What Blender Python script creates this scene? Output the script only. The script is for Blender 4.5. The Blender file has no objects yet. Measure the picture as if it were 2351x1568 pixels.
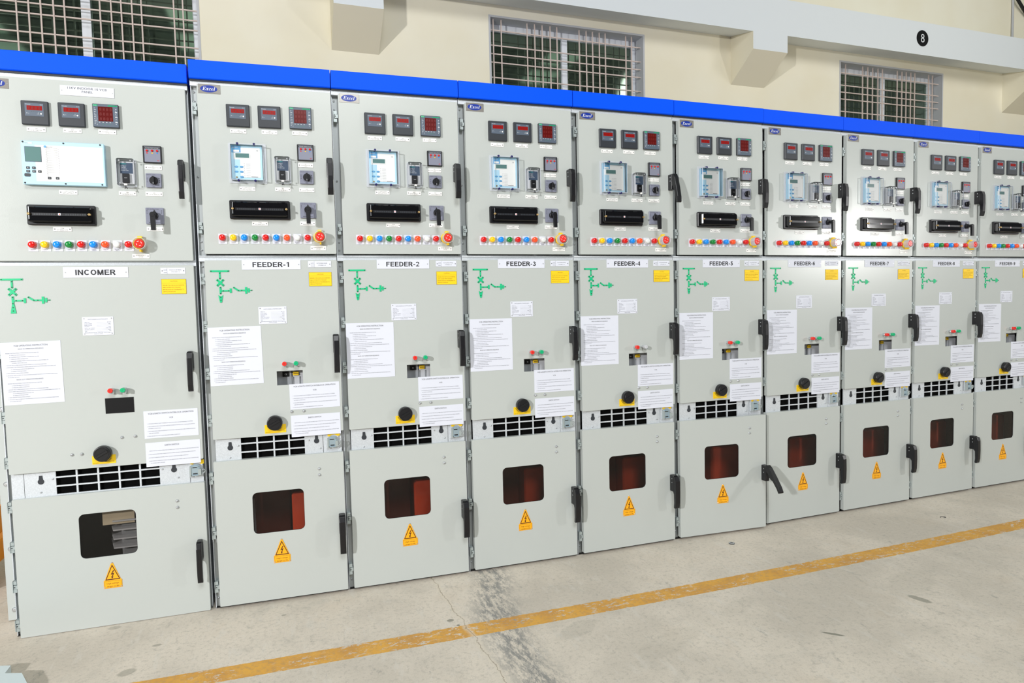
import bpy, math, random
from mathutils import Matrix, Vector
from mathutils.geometry import tessellate_polygon

# ------------------------------------------------------------------ camera, world, lights, exposure
sc = bpy.context.scene
COL = sc.collection
cam_d = bpy.data.cameras.new('camera'); cam = bpy.data.objects.new('camera', cam_d); COL.objects.link(cam)
cam_d.sensor_width = 36.0; cam_d.lens = 36.0 * 1500.0 / 2351.0; cam_d.clip_end = 100
RT = Vector((0.94335911, -0.33100131, -0.02262137)); DN = Vector((-0.04025405, -0.0465119, -0.99810633)); FW = Vector((0.32932234, 0.94248330, -0.05720157))
cm = Matrix.Identity(4)
for r in range(3):
    cm[r][0] = RT[r]; cm[r][1] = -DN[r]; cm[r][2] = -FW[r]
cm[0][3], cm[1][3], cm[2][3] = 0.34901766, -3.13810533, 1.35822746
cam.matrix_world = cm
sc.camera = cam
sc.view_settings.view_transform = 'Standard'; sc.view_settings.look = 'None'
sc.view_settings.exposure = -2.05; sc.view_settings.gamma = 1.0
sc.view_settings.use_curve_mapping = False

w = bpy.data.worlds.new('world'); sc.world = w; w.use_nodes = True
w.node_tree.nodes['Background'].inputs[0].default_value = (0.93, 0.97, 1.0, 1)
w.node_tree.nodes['Background'].inputs[1].default_value = 0.36

def area(name, loc, target, size, power, color):
    d = bpy.data.lights.new(name, 'AREA'); d.shape = 'DISK'; d.size = size; d.energy = power; d.color = color
    o = bpy.data.objects.new(name, d); COL.objects.link(o); o.location = loc
    o.rotation_euler = (Vector(target) - Vector(loc)).to_track_quat('-Z', 'Y').to_euler()
    return o
area('strobe_light', (-5.6, -6.2, 3.1), (1.6, 0.5, 1.9), 0.36, 2650, (1.0, 0.99, 0.985))
area('strobe_light', (9.0, -4.9, 2.3), (4.2, 0.4, 2.0), 0.44, 500, (1.0, 0.99, 0.97))
# added soft fill lamp under the roof for the hall's daylight and bounce
hall_fill = area('fill_light', (0.6, -7.2, 6.6), (0.6, 0.4, 1.4), 3.0, 1550, (0.97, 0.99, 1.0))

area('fill_light', (9.4, -2.6, 6.0), (9.6, 3.86, 3.9), 3.0, 540, (1.0, 0.985, 0.95))  # second added fill lamp, only to brighten the right part of the wall

# ------------------------------------------------------------------ materials
MAT = {}
def lin(c): return tuple((v / 255 / 12.92) if v / 255 <= 0.04045 else ((v / 255 + 0.055) / 1.055) ** 2.4 for v in c)
def mat(name, rgb, rough=0.45, metal=0.0, spec=0.5, coat=0.0):
    m = bpy.data.materials.new(name); m.use_nodes = True
    b = m.node_tree.nodes['Principled BSDF']
    b.inputs['Base Color'].default_value = (*lin(rgb), 1); b.inputs['Roughness'].default_value = rough
    b.inputs['Metallic'].default_value = metal; b.inputs['Specular IOR Level'].default_value = spec
    b.inputs['Coat Weight'].default_value = coat
    MAT[name] = m
    return m
def nd(m, typ, **kw):
    n = m.node_tree.nodes.new(typ)
    for k, v in kw.items():
        if k in n.inputs.keys(): n.inputs[k].default_value = v
        else: setattr(n, k, v)
    return n
def lk(m, a, b): m.node_tree.links.new(a, b)
def bump_noise(m, scale, strength, dist=0.001, detail=2.0):
    tc = nd(m, 'ShaderNodeTexCoord'); n = nd(m, 'ShaderNodeTexNoise', Scale=scale, Detail=detail)
    b = nd(m, 'ShaderNodeBump', Strength=strength, Distance=dist)
    lk(m, tc.outputs['Object'], n.inputs['Vector']); lk(m, n.outputs['Fac'], b.inputs['Height'])
    lk(m, b.outputs['Normal'], m.node_tree.nodes['Principled BSDF'].inputs['Normal'])
    return tc, n

m = mat('door_paint', (187, 192, 189), 0.27, spec=0.6); bump_noise(m, 230, 0.22, 0.0006)
m = mat('galvanized', (206, 211, 216), 0.5, metal=0.3)
tc, n = bump_noise(m, 60, 0.12, 0.0005)
v = nd(m, 'ShaderNodeTexVoronoi', Scale=260.0); lk(m, tc.outputs['Object'], v.inputs['Vector'])
cr = nd(m, 'ShaderNodeValToRGB'); cr.color_ramp.elements[0].color = (*lin((198, 203, 208)), 1); cr.color_ramp.elements[1].color = (*lin((216, 221, 226)), 1)
lk(m, v.outputs['Color'], cr.inputs['Fac']); lk(m, cr.outputs['Color'], m.node_tree.nodes['Principled BSDF'].inputs['Base Color'])
mat('blue_paint', (0, 82, 244), 0.5, spec=0.12)
mat('post_steel', (166, 171, 172), 0.45, metal=0.5); mat('dark_steel', (52, 54, 58), 0.5, metal=0.2)  # posts: galvanized toned darker for the shade between the doors
mat('zinc', (205, 208, 212), 0.3, metal=0.8)
mat('zinc_blue', (176, 196, 208), 0.28, metal=0.6); mat('hinge_zinc', (176, 186, 186), 0.4, metal=0.4)
mat('black_plastic', (15, 15, 20), 0.36)
mat('bezel', (48, 52, 58), 0.4)
mat('bezel_face', (84, 96, 112), 0.4)
mat('grey_face', (128, 131, 148), 0.4)
mat('red_display', (150, 14, 10), 0.22)
mat('digit', (112, 10, 8), 0.4)
mat('dark_display', (92, 14, 12), 0.22)
mat('lcd', (92, 128, 126), 0.25)
mat('paper', (218, 221, 232), 0.55, spec=0.25)
mat('white_plastic', (238, 238, 236), 0.35)
mat('ink', (30, 30, 34), 0.6)
mat('faint_ink', (74, 74, 88), 0.6)
mat('white_ink', (225, 228, 232), 0.5)
mat('teal_ink', (40, 170, 165), 0.5)
mat('pale_blue', (178, 216, 236), 0.4)
mat('key_blue', (96, 160, 206), 0.4)
mat('mimic_green', (0, 190, 128), 0.45)
mat('rivet_dark', (22, 40, 36), 0.5)
mat('yellow', (250, 206, 20), 0.5)
mat('amber', (252, 176, 16), 0.5)
mat('caution_ink', (120, 96, 10), 0.6)
mat('warn_ink', (70, 24, 12), 0.6)
mat('logo_plate', (172, 168, 162), 0.22, metal=0.55)
mat('label_blue', (62, 78, 100), 0.35); mat('navy', (26, 22, 90), 0.3); mat('logo_blue', (26, 52, 150), 0.3)
mat('rivet', (190, 190, 190), 0.3, metal=0.7)
mat('brass', (200, 170, 120), 0.3, metal=0.8)
for k, c in dict(lamp_red=(214, 22, 20), lamp_yellow=(250, 200, 16), lamp_blue=(16, 140, 236), lamp_green=(8, 130, 52), lamp_orange=(250, 84, 36), lamp_white=(226, 228, 228), stop_red=(232, 52, 44), btn_green=(20, 180, 120)).items():
    mat(k, c, 0.2, spec=0.6, coat=0.3)
mat('inner_grey', (150, 154, 158), 0.5)
mat('inner_light', (196, 198, 202), 0.5)
mat('vent_shade', (10, 10, 10), 0.9, spec=0.05); mat('inner_dark', (34, 32, 30), 0.7)
mat('barrier_red', (232, 82, 44), 0.45)
mat('barrier_brown', (126, 54, 38), 0.5)
mat('beige_sheet', (214, 200, 172), 0.5)
mat('orange_paint', (240, 150, 20), 0.45)
mat('rubber', (24, 24, 24), 0.7)
mat('pale_steel', (204, 218, 222), 0.45)
mat('alu_white', (226, 230, 236), 0.4)
mat('grille_paint', (206, 190, 182), 0.5)
mat('reveal', (188, 190, 194), 0.7)
mat('cable_black', (16, 16, 16), 0.5)
mat('sign_black', (9, 9, 11), 0.6, spec=0.25)

# clear plastic covers and tinted door windows
def clear(name, tint, gloss_rough, ior, base):
    m = bpy.data.materials.new(name); m.use_nodes = True; nt = m.node_tree; nt.nodes.clear(); MAT[name] = m
    out = nd(m, 'ShaderNodeOutputMaterial'); mix = nd(m, 'ShaderNodeMixShader'); fr = nd(m, 'ShaderNodeFresnel', IOR=ior)
    tr = nd(m, 'ShaderNodeBsdfTransparent', Color=(*tint, 1)); gl = nd(m, 'ShaderNodeBsdfGlossy', Roughness=gloss_rough)
    ad = nd(m, 'ShaderNodeMath', operation='ADD'); ad.inputs[1].default_value = base
    lk(m, fr.outputs[0], ad.inputs[0]); lk(m, ad.outputs[0], mix.inputs[0])
    lk(m, tr.outputs[0], mix.inputs[1]); lk(m, gl.outputs[0], mix.inputs[2]); lk(m, mix.outputs[0], out.inputs[0])
clear('clear_plastic', (0.985, 0.99, 0.995), 0.06, 1.3, 0.0)
m = bpy.data.materials.new('clear_edge'); m.use_nodes = True; m.node_tree.nodes.clear(); MAT['clear_edge'] = m
out = nd(m, 'ShaderNodeOutputMaterial'); mix = nd(m, 'ShaderNodeMixShader'); mix.inputs[0].default_value = 0.5
tr = nd(m, 'ShaderNodeBsdfTransparent', Color=(0.95, 0.97, 0.99, 1)); df = nd(m, 'ShaderNodeBsdfPrincipled'); df.inputs['Base Color'].default_value = (0.82, 0.84, 0.9, 1); df.inputs['Roughness'].default_value = 0.15
lk(m, tr.outputs[0], mix.inputs[1]); lk(m, df.outputs[0], mix.inputs[2]); lk(m, mix.outputs[0], out.inputs[0])
clear('clear_cover', (0.62, 0.62, 0.63), 0.05, 1.45, 0.02)
clear('tinted_glass', (0.64, 0.62, 0.60), 0.03, 1.35, 0.01)
m = mat('window_glass', (122, 140, 126), 0.05, metal=0.9)
m = mat('smoke_cover', (12, 12, 15), 0.08, spec=0.6)

m = mat('wall_cream', (228, 221, 197), 0.8, spec=0.2)
tc = nd(m, 'ShaderNodeTexCoord'); n = nd(m, 'ShaderNodeTexNoise', Scale=0.9, Detail=4.0); cr = nd(m, 'ShaderNodeValToRGB')
cr.color_ramp.elements[0].position = 0.35; cr.color_ramp.elements[1].position = 0.7
cr.color_ramp.elements[0].color = (*lin((232, 225, 202)), 1); cr.color_ramp.elements[1].color = (*lin((238, 234, 217)), 1)
lk(m, tc.outputs['Object'], n.inputs['Vector']); lk(m, n.outputs['Fac'], cr.inputs['Fac']); lk(m, cr.outputs['Color'], m.node_tree.nodes['Principled BSDF'].inputs['Base Color'])
m = mat('beam_white', (222, 227, 230), 0.75, spec=0.2); bump_noise(m, 14, 0.15, 0.004, 5)
mat('corbel_cream', (224, 218, 198), 0.8, spec=0.2)
mat('roof_sheet', (120, 128, 118), 0.6)
mat('roof_steel', (60, 66, 62), 0.6)
m = bpy.data.materials.new('skylight'); m.use_nodes = True; MAT['skylight'] = m
b = m.node_tree.nodes['Principled BSDF']; b.inputs['Base Color'].default_value = (0.7, 0.8, 0.7, 1)
b.inputs['Emission Color'].default_value = (0.75, 0.92, 0.80, 1); b.inputs['Emission Strength'].default_value = 2.6

def floor_material():
    m = mat('concrete', (196, 190, 180), 0.7, spec=0.25)
    nt = m.node_tree; P = nt.nodes['Principled BSDF']
    tc = nd(m, 'ShaderNodeTexCoord'); sx = nd(m, 'ShaderNodeSeparateXYZ'); lk(m, tc.outputs['Object'], sx.inputs[0])
    def math_(op, a, b=None, c=None, clamp=False):
        n = nd(m, 'ShaderNodeMath', operation=op); n.use_clamp = clamp
        for i, q in enumerate((a, b, c)):
            if q is None: continue
            if isinstance(q, (int, float)): n.inputs[i].default_value = q
            else: lk(m, q, n.inputs[i])
        return n.outputs[0]
    def noise(scale, detail=5.0, rough=0.6, stretch=None):
        n = nd(m, 'ShaderNodeTexNoise', Scale=scale, Detail=detail, Roughness=rough)
        if stretch:
            mp = nd(m, 'ShaderNodeMapping'); mp.inputs['Scale'].default_value = stretch[0]; mp.inputs['Rotation'].default_value = (0, 0, stretch[1])
            lk(m, tc.outputs['Object'], mp.inputs[0]); lk(m, mp.outputs[0], n.inputs['Vector'])
        else: lk(m, tc.outputs['Object'], n.inputs['Vector'])
        return n.outputs['Fac']
    def ramp(f, a, b): # smooth 0..1
        n = nd(m, 'ShaderNodeMapRange'); n.interpolation_type = 'SMOOTHSTEP'; n.inputs[1].default_value = a; n.inputs[2].default_value = b
        lk(m, f, n.inputs[0]); return n.outputs[0]
    def mix(f, a, b):
        n = nd(m, 'ShaderNodeMix', data_type='RGBA')
        if isinstance(f, (int, float)): n.inputs[0].default_value = f
        else: lk(m, f, n.inputs[0])
        for i, q in ((6, a), (7, b)):
            if isinstance(q, tuple): n.inputs[i].default_value = (*lin(q), 1)
            else: lk(m, q, n.inputs[i])
        return n.outputs[2]
    X, Y = sx.outputs[0], sx.outputs[1]
    big = noise(1.3, 4); med = noise(7, 6, 0.65); fine = noise(55, 4, 0.7)
    c = mix(ramp(big, 0.38, 0.66), (200, 191, 178), (220, 210, 196))
    c = mix(math_('MULTIPLY', ramp(med, 0.52, 0.72), 0.45), c, (188, 182, 171))
    c = mix(math_('MULTIPLY', ramp(fine, 0.48, 0.70), 0.5), c, (170, 163, 152)); c = mix(math_('MULTIPLY', ramp(noise(180, 3, 0.8), 0.50, 0.70), 0.35), c, (160, 153, 142))
    warm = noise(2.7, 3); c = mix(math_('MULTIPLY', ramp(warm, 0.55, 0.75), 0.35), c, (200, 186, 168))
    scr = noise(22, 6, 0.75, ((1.0, 0.22, 1), 0.5)); c = mix(math_('MULTIPLY', ramp(scr, 0.54, 0.64), 0.32), c, (216, 211, 203))
    dk = noise(16, 7, 0.8, ((1, 0.45, 1), -0.7)); c = mix(math_('MULTIPLY', ramp(dk, 0.57, 0.68), 0.42), c, (128, 128, 124))
    # pits and dark specks
    vo = nd(m, 'ShaderNodeTexVoronoi', Scale=9.0); lk(m, tc.outputs['Object'], vo.inputs['Vector'])
    c = mix(math_('MULTIPLY', math_('SUBTRACT', 1.0, ramp(vo.outputs['Distance'], 0.03, 0.07)), 0.25), c, (130, 124, 114))
    # grey scuffed band crossing the line
    wob = noise(3.0, 3); cx = math_('ADD', 1.10, math_('MULTIPLY', wob, 0.14))
    cx = math_('SUBTRACT', cx, math_('MULTIPLY', math_('MAXIMUM', math_('ADD', Y, 0.55), 0.0), -0.22))
    d = math_('ABSOLUTE', math_('SUBTRACT', X, cx)); band = math_('SUBTRACT', 1.0, ramp(d, 0.02, 0.15))
    scratch = ramp(noise(30, 8, 0.85, ((1, 0.35, 1), 0.9)), 0.44, 0.56)
    fade = ramp(noise(2.2, 2), 0.30, 0.5)
    c = mix(math_('MULTIPLY', math_('MULTIPLY', math_('MULTIPLY', band, scratch), fade), 0.8), c, (122, 124, 124))
    # painted yellow line, slightly bowed, worn
    dx = math_('SUBTRACT', X, 2.7); q2 = math_('MULTIPLY', dx, dx)
    top = math_('ADD', -0.527, math_('MULTIPLY', q2, 0.0066)); bot = math_('ADD', -0.634, math_('MULTIPLY', q2, 0.0072))
    en = math_('MULTIPLY', math_('SUBTRACT', noise(24, 5, 0.7), 0.5), 0.014)
    Yw = math_('ADD', Y, en)
    ins = math_('MULTIPLY', math_('LESS_THAN', Yw, top), math_('GREATER_THAN', Yw, bot))
    worn = ramp(noise(26, 7, 0.8, ((1, 1.8, 1), 0.0)), 0.545, 0.565)
    gone = math_('MULTIPLY', worn, ramp(noise(3.4, 3), 0.42, 0.56))
    lm = math_('MULTIPLY', ins, math_('SUBTRACT', 1.0, gone))
    yel = mix(ramp(med, 0.35, 0.7), (222, 168, 76), (202, 150, 78)); yel = mix(math_('MULTIPLY', ramp(fine, 0.46, 0.66), 0.5), yel, (172, 144, 104))
    c = mix(lm, c, yel)
    # crack, jagged
    jag = math_('MULTIPLY', math_('SUBTRACT', noise(9, 6, 0.7), 0.5), 0.07)
    k = math_('ADD', math_('SUBTRACT', X, math_('SUBTRACT', 1.0, math_('MULTIPLY', Y, 0.055))), jag)
    ka = math_('ABSOLUTE', k)
    c = mix(math_('MULTIPLY', math_('SUBTRACT', 1.0, ramp(ka, 0.004, 0.022)), 0.55), c, (216, 206, 190))
    c = mix(math_('MULTIPLY', math_('SUBTRACT', 1.0, ramp(ka, 0.0006, 0.0030)), 0.65), c, (132, 118, 98))
    # individual stains (x, y, rx, ry, angle, strength)
    for (sx_, sy_, rx, ry, an, st) in ((2.987, -1.04, .022, .05, .3, .6), (2.389, -1.134, .05, .010, -.75, .8), (-0.26, -0.385, .034, .026, .4, .45), (-0.19, -0.2, .02, .012, 0, .5), (-0.389, 0.035, .03, .02, 0, .35), (0.98, -0.445, .016, .012, 0, .7), (1.0, -0.50, .008, .008, 0, .8), (0.30, -0.12, .012, .008, 0, .5), (3.1, -0.9, .2, .09, .4, .10), (1.75, -0.95, .2, .07, .4, .10), (1.45, -0.72, .12, .05, .4, .14), (2.2, -0.8, .15, .05, .4, .08)):
        a = math_('SUBTRACT', X, sx_); b2 = math_('SUBTRACT', Y, sy_); ca, sa = math.cos(an), math.sin(an)
        u = math_('ADD', math_('MULTIPLY', a, ca / rx), math_('MULTIPLY', b2, sa / rx)); v = math_('ADD', math_('MULTIPLY', a, -sa / ry), math_('MULTIPLY', b2, ca / ry))
        rr = math_('ADD', math_('MULTIPLY', u, u), math_('MULTIPLY', v, v)); rr = math_('ADD', rr, math_('MULTIPLY', math_('SUBTRACT', med, 0.5), 2.2))
        c = mix(math_('MULTIPLY', math_('SUBTRACT', 1.0, ramp(rr, 0.5, 1.1)), st), c, (118, 118, 106))
    lk(m, c, P.inputs['Base Color'])
    bm_ = nd(m, 'ShaderNodeBump', Strength=0.25, Distance=0.002); lk(m, fine, bm_.inputs['Height']); lk(m, bm_.outputs[0], P.inputs['Normal'])
floor_material()

# ------------------------------------------------------------------ mesh builder
def rrect(x0, x1, z0, z1, r=0.0, seg=4):
    if r <= 0: return [(x0, z0), (x1, z0), (x1, z1), (x0, z1)]
    pts = []
    for cx, cz, a0 in ((x1 - r, z0 + r, -90), (x1 - r, z1 - r, 0), (x0 + r, z1 - r, 90), (x0 + r, z0 + r, 180)):
        for k in range(seg + 1):
            a = math.radians(a0 + 90 * k / seg); pts.append((cx + r * math.cos(a), cz + r * math.sin(a)))
    return pts
def circ(cx, cz, r, n=20, rz=None):
    rz = rz or r
    return [(cx + r * math.cos(2 * math.pi * k / n), cz + rz * math.sin(2 * math.pi * k / n)) for k in range(n)]

class MB:
    """collects faces; loops are (x, z) counter-clockwise seen from the front (viewer at -y)."""
    def __init__(s): s.v = []; s.f = []; s.m = []; s.s = []; s.mats = []
    def mi(s, name):
        if name not in s.mats: s.mats.append(name)
        return s.mats.index(name)
    def face(s, pts, mat, smooth=False):
        n = len(s.v); s.v += [tuple(p) for p in pts]; s.f.append(tuple(range(n, n + len(pts)))); s.m.append(s.mi(mat)); s.s.append(smooth)
    def idx(s, ids, mat, smooth=False): s.f.append(tuple(ids)); s.m.append(s.mi(mat)); s.s.append(smooth)
    def box(s, x0, x1, y0, y1, z0, z1, mat):
        n = len(s.v)
        s.v += [(x0, y0, z0), (x1, y0, z0), (x1, y1, z0), (x0, y1, z0), (x0, y0, z1), (x1, y0, z1), (x1, y1, z1), (x0, y1, z1)]
        for q in ((0, 1, 5, 4), (1, 2, 6, 5), (2, 3, 7, 6), (3, 0, 4, 7), (4, 5, 6, 7), (3, 2, 1, 0)): s.idx([n + a for a in q], mat)
    def rings(s, rings, mat, cap0=False, cap1=True, smooth=False):
        """rings: list of (loop, y), from back (large y) to front."""
        n = len(s.v); L = len(rings[0][0])
        for loop, y in rings: s.v += [(x, y, z) for x, z in loop]
        for i in range(len(rings) - 1):
            for k in range(L):
                a, b = n + i * L + k, n + i * L + (k + 1) % L
                s.idx((a, b, b + L, a + L), mat, smooth)
        if cap1: s.idx([n + (len(rings) - 1) * L + k for k in range(L)], mat)
        if cap0: s.idx([n + k for k in reversed(range(L))], mat)
    def slab(s, x0, x1, z0, z1, yb, yf, mat, r=0.0, ch=0.0, seg=4, cap0=False):
        rg = [(rrect(x0, x1, z0, z1, r, seg), yb)]
        if ch > 0:
            rg.append((rrect(x0, x1, z0, z1, r, seg), yf + ch)); rg.append((rrect(x0 + ch, x1 - ch, z0 + ch, z1 - ch, max(r - ch, 0.0003) if r > 0 else 0, seg), yf))
        else: rg.append((rrect(x0, x1, z0, z1, r, seg), yf))
        s.rings(rg, mat, cap0=cap0)
    def disc(s, cx, cz, r, yb, yf, mat, n=16, ch=0.0):
        rg = [(circ(cx, cz, r, n), yb), (circ(cx, cz, r, n), yf + ch)]
        if ch > 0: rg.append((circ(cx, cz, r - ch, n), yf))
        s.rings(rg, mat)
    def lathe(s, cx, cz, prof, mat, n=20, smooth=True, cap=True):
        s.rings([(circ(cx, cz, max(r, 0.00005), n), y) for r, y in prof], mat, cap1=cap, smooth=smooth)
    def prism(s, pts, yb, yf, mat, holes=()):
        loops = [list(pts)] + [list(h) for h in holes]
        flat = [p for l in loops for p in l]; n = len(s.v)
        s.v += [(x, yf, z) for x, z in flat]
        for t in tessellate_polygon([[Vector((x, z, 0)) for x, z in l] for l in loops]):
            a, b, c = (Vector(flat[i]) for i in t)
            t = tuple(t) if (b - a).cross(c - a) > 0 else tuple(reversed(t))
            s.idx([n + i for i in t], mat)
        if yb != yf:
            o = 0
            for li, l in enumerate(loops):
                nb = len(s.v); s.v += [(x, yb, z) for x, z in l]; L = len(l)
                ar = sum(l[k][0] * l[(k + 1) % L][1] - l[(k + 1) % L][0] * l[k][1] for k in range(L)) > 0
                for k in range(L):
                    k2 = (k + 1) % L; q = (nb + k, nb + k2, n + o + k2, n + o + k)
                    s.idx(q if (ar == (li == 0)) else q[::-1], mat)
                o += L
    def tube(s, path, r, mat, n=8):
        rings = []
        for i, p in enumerate(path):
            p = Vector(p); d = (Vector(path[min(i + 1, len(path) - 1)]) - Vector(path[max(i - 1, 0)])).normalized()
            a = d.orthogonal().normalized() if i == 0 else (rings[-1][1] - d * rings[-1][1].dot(d)).normalized()
            b = d.cross(a); rings.append(([p + r * (math.cos(2 * math.pi * k / n) * a + math.sin(2 * math.pi * k / n) * b) for k in range(n)], a))
        n0 = len(s.v)
        for rg, _ in rings: s.v += [tuple(q) for q in rg]
        for i in range(len(rings) - 1):
            for k in range(n): s.idx((n0 + i * n + k, n0 + i * n + (k + 1) % n, n0 + (i + 1) * n + (k + 1) % n, n0 + (i + 1) * n + k), mat, True)
        s.idx([n0 + k for k in reversed(range(n))], mat); s.idx([n0 + (len(rings) - 1) * n + k for k in range(n)], mat)
    def text(s, body, cx, z, h, y, mat, align='c', width=None, rot=0.0):
        """flat letters; z = baseline, h = capital height; width squeezes the line to that width."""
        vs, fs, wd = glyphs(body)
        if not vs: return
        sy = h / 0.729; sx = sy if width is None else width / wd
        W_ = wd * sx; ox = {'c': -W_ / 2, 'l': 0, 'r': -W_}[align]; n = len(s.v); cr_, sr_ = math.cos(rot), math.sin(rot)
        for a, b in vs:
            u, q = ox + a * sx, b * sy; s.v.append((cx + u * cr_ - q * sr_, y, z + u * sr_ + q * cr_))
        for f in fs: s.idx([n + i for i in f], mat)
    def move(s, M):
        s.v = [tuple(M @ Vector(p)) for p in s.v]; return s
    def build(s, name, parent=None):
        me = bpy.data.meshes.new(name); me.from_pydata(s.v, [], s.f)
        for q in s.mats: me.materials.append(MAT[q])
        me.polygons.foreach_set('material_index', s.m); me.polygons.foreach_set('use_smooth', s.s); me.update()
        o = bpy.data.objects.new(name, me); COL.objects.link(o)
        if parent: o.parent = parent
        return o

def arc(cx, cz, rx, rz, a0, a1, t, n=14):
    o = []; i = []
    for k in range(n + 1):
        a = math.radians(a0 + (a1 - a0) * k / n); o.append((cx + rx * math.cos(a), cz + rz * math.sin(a))); i.append((cx + (rx - t) * math.cos(a), cz + (rz - t * .92) * math.sin(a)))
    return [[o[k], o[k + 1], i[k + 1], i[k]] for k in range(n)]
def seg(x0, z0, x1, z1, t):
    d = Vector((x1 - x0, z1 - z0)).normalized(); nx, nz = -d.y * t / 2, d.x * t / 2
    return [[(x0 - nx, z0 - nz), (x1 - nx, z1 - nz), (x1 + nx, z1 + nz), (x0 + nx, z0 + nz)]]
def bar(x0, x1, z0, z1): return [[(x0, z0), (x1, z0), (x1, z1), (x0, z1)]]
def block(ch, t):
    h = t * .92; m0, m1 = .5 - h * .35, .5 + h * .65
    return {'F': (.60, bar(0, t, 0, 1) + bar(t, .60, 1 - h, 1) + bar(t, .53, m0, m1)), 'E': (.64, bar(0, t, 0, 1) + bar(t, .64, 1 - h, 1) + bar(t, .60, m0, m1) + bar(t, .66, 0, h)),
        'D': (.72, bar(0, t, 0, 1) + bar(t, .30, 1 - h, 1) + bar(t, .30, 0, h) + arc(.28, .5, .44, .5, -90, 90, t)), 'R': (.72, bar(0, t, 0, 1) + bar(t, .42, 1 - h, 1) + bar(t, .42, .43, .43 + h) + arc(.40, .715, .29, .285, -90, 90, t) + seg(.40, .46, .66, 0, t * 1.1)),
        'I': (t, bar(0, t, 0, 1)), 'N': (.72, bar(0, t, 0, 1) + bar(.72 - t, .72, 0, 1) + [[(0, 1), (.72 - t, 0), (.72, 0), (t, 1)]]), 'C': (.74, arc(.38, .5, .38, .5, 42, 318, t, 22)), 'O': (.78, arc(.39, .5, .39, .5, 0, 360, t, 28)),
        'M': (.84, bar(0, t, 0, 1) + bar(.84 - t, .84, 0, 1) + [[(0, 1), (.42 - t * .5, 0), (.42 + t * .5, 0), (t * 1.2, 1)], [(.84 - t * 1.2, 1), (.42 - t * .5, 0), (.42 + t * .5, 0), (.84, 1)]]),
        '-': (.32, bar(0, .32, .30, .30 + h)), '1': (.50, bar(.24, .24 + t, 0, 1) + [[(.06, .68), (.06, .84), (.30, 1), (.30, .86)]]),
        '2': (.60, arc(.30, .70, .29, .30, -35, 175, t) + [[(0, 0), (t * 1.4, h * .6), (.555, .62), (.40, .52)]] + bar(0, .59, 0, h)), '3': (.58, arc(.28, .735, .26, .265, -85, 170, t) + arc(.29, .29, .29, .29, -170, 88, t)),
        '4': (.62, bar(.36, .36 + t, 0, 1) + bar(0, .60, .22, .22 + h) + [[(0, .24), (0, .40), (.38, 1), (.42, .84)]]), '5': (.58, bar(.08, .54, 1 - h, 1) + [[(.08, .48), (.08 + t, .52), (.08 + t, 1), (.08, 1)]] + arc(.28, .33, .30, .33, -165, 125, t, 20)),
        '6': (.60, arc(.30, .32, .30, .32, 0, 360, t, 24) + arc(.36, .55, .36, .45, 50, 185, t)), '7': (.58, bar(.02, .56, 1 - h, 1) + [[(.13, 0), (.30, 0), (.56, .86), (.40, .90)]]),
        '8': (.60, arc(.30, .745, .265, .255, 0, 360, t, 22) + arc(.30, .285, .30, .285, 0, 360, t, 22)), '9': (.60, arc(.30, .68, .30, .32, 0, 360, t, 24) + arc(.24, .45, .36, .45, -130, 5, t))}[ch]
def block_text(b, body, cx, z, h, width, y, mat, t=.19):
    adv = []; x = 0; pol = []
    for c in body:
        w_, ps = block(c, t)
        for p in ps: pol.append([(x + q[0], q[1]) for q in p])
        x += w_ + .13
    x -= .13; sx = width / x
    for i, p in enumerate(pol):
        yy = y - (i % 5) * .00002; b.face([(cx - width / 2 + px * sx, yy, z + pz * h) for px, pz in (p if sum(p[k][0] * p[(k + 1) % len(p)][1] - p[(k + 1) % len(p)][0] * p[k][1] for k in range(len(p))) > 0 else p[::-1])], mat)
def crescent(cx, cz, rx, rz, ix, iz, irx, irz, a0, a1, n=16):
    o = [(cx + rx * math.cos(math.radians(a0 + (a1 - a0) * k / n)), cz + rz * math.sin(math.radians(a0 + (a1 - a0) * k / n))) for k in range(n + 1)]
    i = [(ix + irx * math.cos(math.radians(a0 + (a1 - a0) * k / n)), iz + irz * math.sin(math.radians(a0 + (a1 - a0) * k / n))) for k in range(n + 1)]
    return [[o[k], o[k + 1], i[k + 1], i[k]] for k in range(n)]
def serif_word(b, cx, z, h, width, y, mat):
    E_ = (.78, bar(.12, .30, 0, 1) + bar(0, .70, .94, 1) + bar(0, .74, 0, .06) + bar(.30, .52, .48, .54) + [[(.64, .72), (.70, .72), (.70, 1), (.52, 1)], [(.50, 0), (.74, 0), (.78, .28), (.72, .28)], [(.46, .38), (.53, .38), (.53, .66), (.46, .66)]])
    x_ = (.60, [[(.06, .62), (.26, .62), (.56, .04), (.36, .04)], [(.04, .04), (.11, .04), (.52, .62), (.45, .62)]] + bar(0, .30, .60, .65) + bar(.38, .60, .60, .65) + bar(0, .20, 0, .05) + bar(.30, .60, 0, .05))
    c_ = (.48, crescent(.27, .325, .26, .34, .33, .325, .17, .29, 40, 325) + [[(.34, .46), (.48, .46), (.48, .58), (.34, .62)]])
    e_ = (.50, crescent(.27, .325, .26, .34, .32, .325, .16, .29, 0, 325) + bar(.14, .52, .31, .37))
    l_ = (.28, bar(.08, .24, 0, 1.02) + bar(0, .32, 0, .05) + bar(0, .12, .97, 1.02))
    x = 0; pol = []
    for w_, ps in (E_, x_, c_, e_, l_):
        for p in ps: pol.append([(x + q[0], q[1]) for q in p])
        x += w_ + .07
    x -= .07; sx = width / x
    for i, p in enumerate(pol):
        p = p if sum(p[k][0] * p[(k + 1) % len(p)][1] - p[(k + 1) % len(p)][0] * p[k][1] for k in range(len(p))) > 0 else p[::-1]
        b.face([(cx - width / 2 + px * sx + (pz - .4) * h * .26, y - (i % 5) * .00003, z + pz * h) for px, pz in p], mat)

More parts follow.
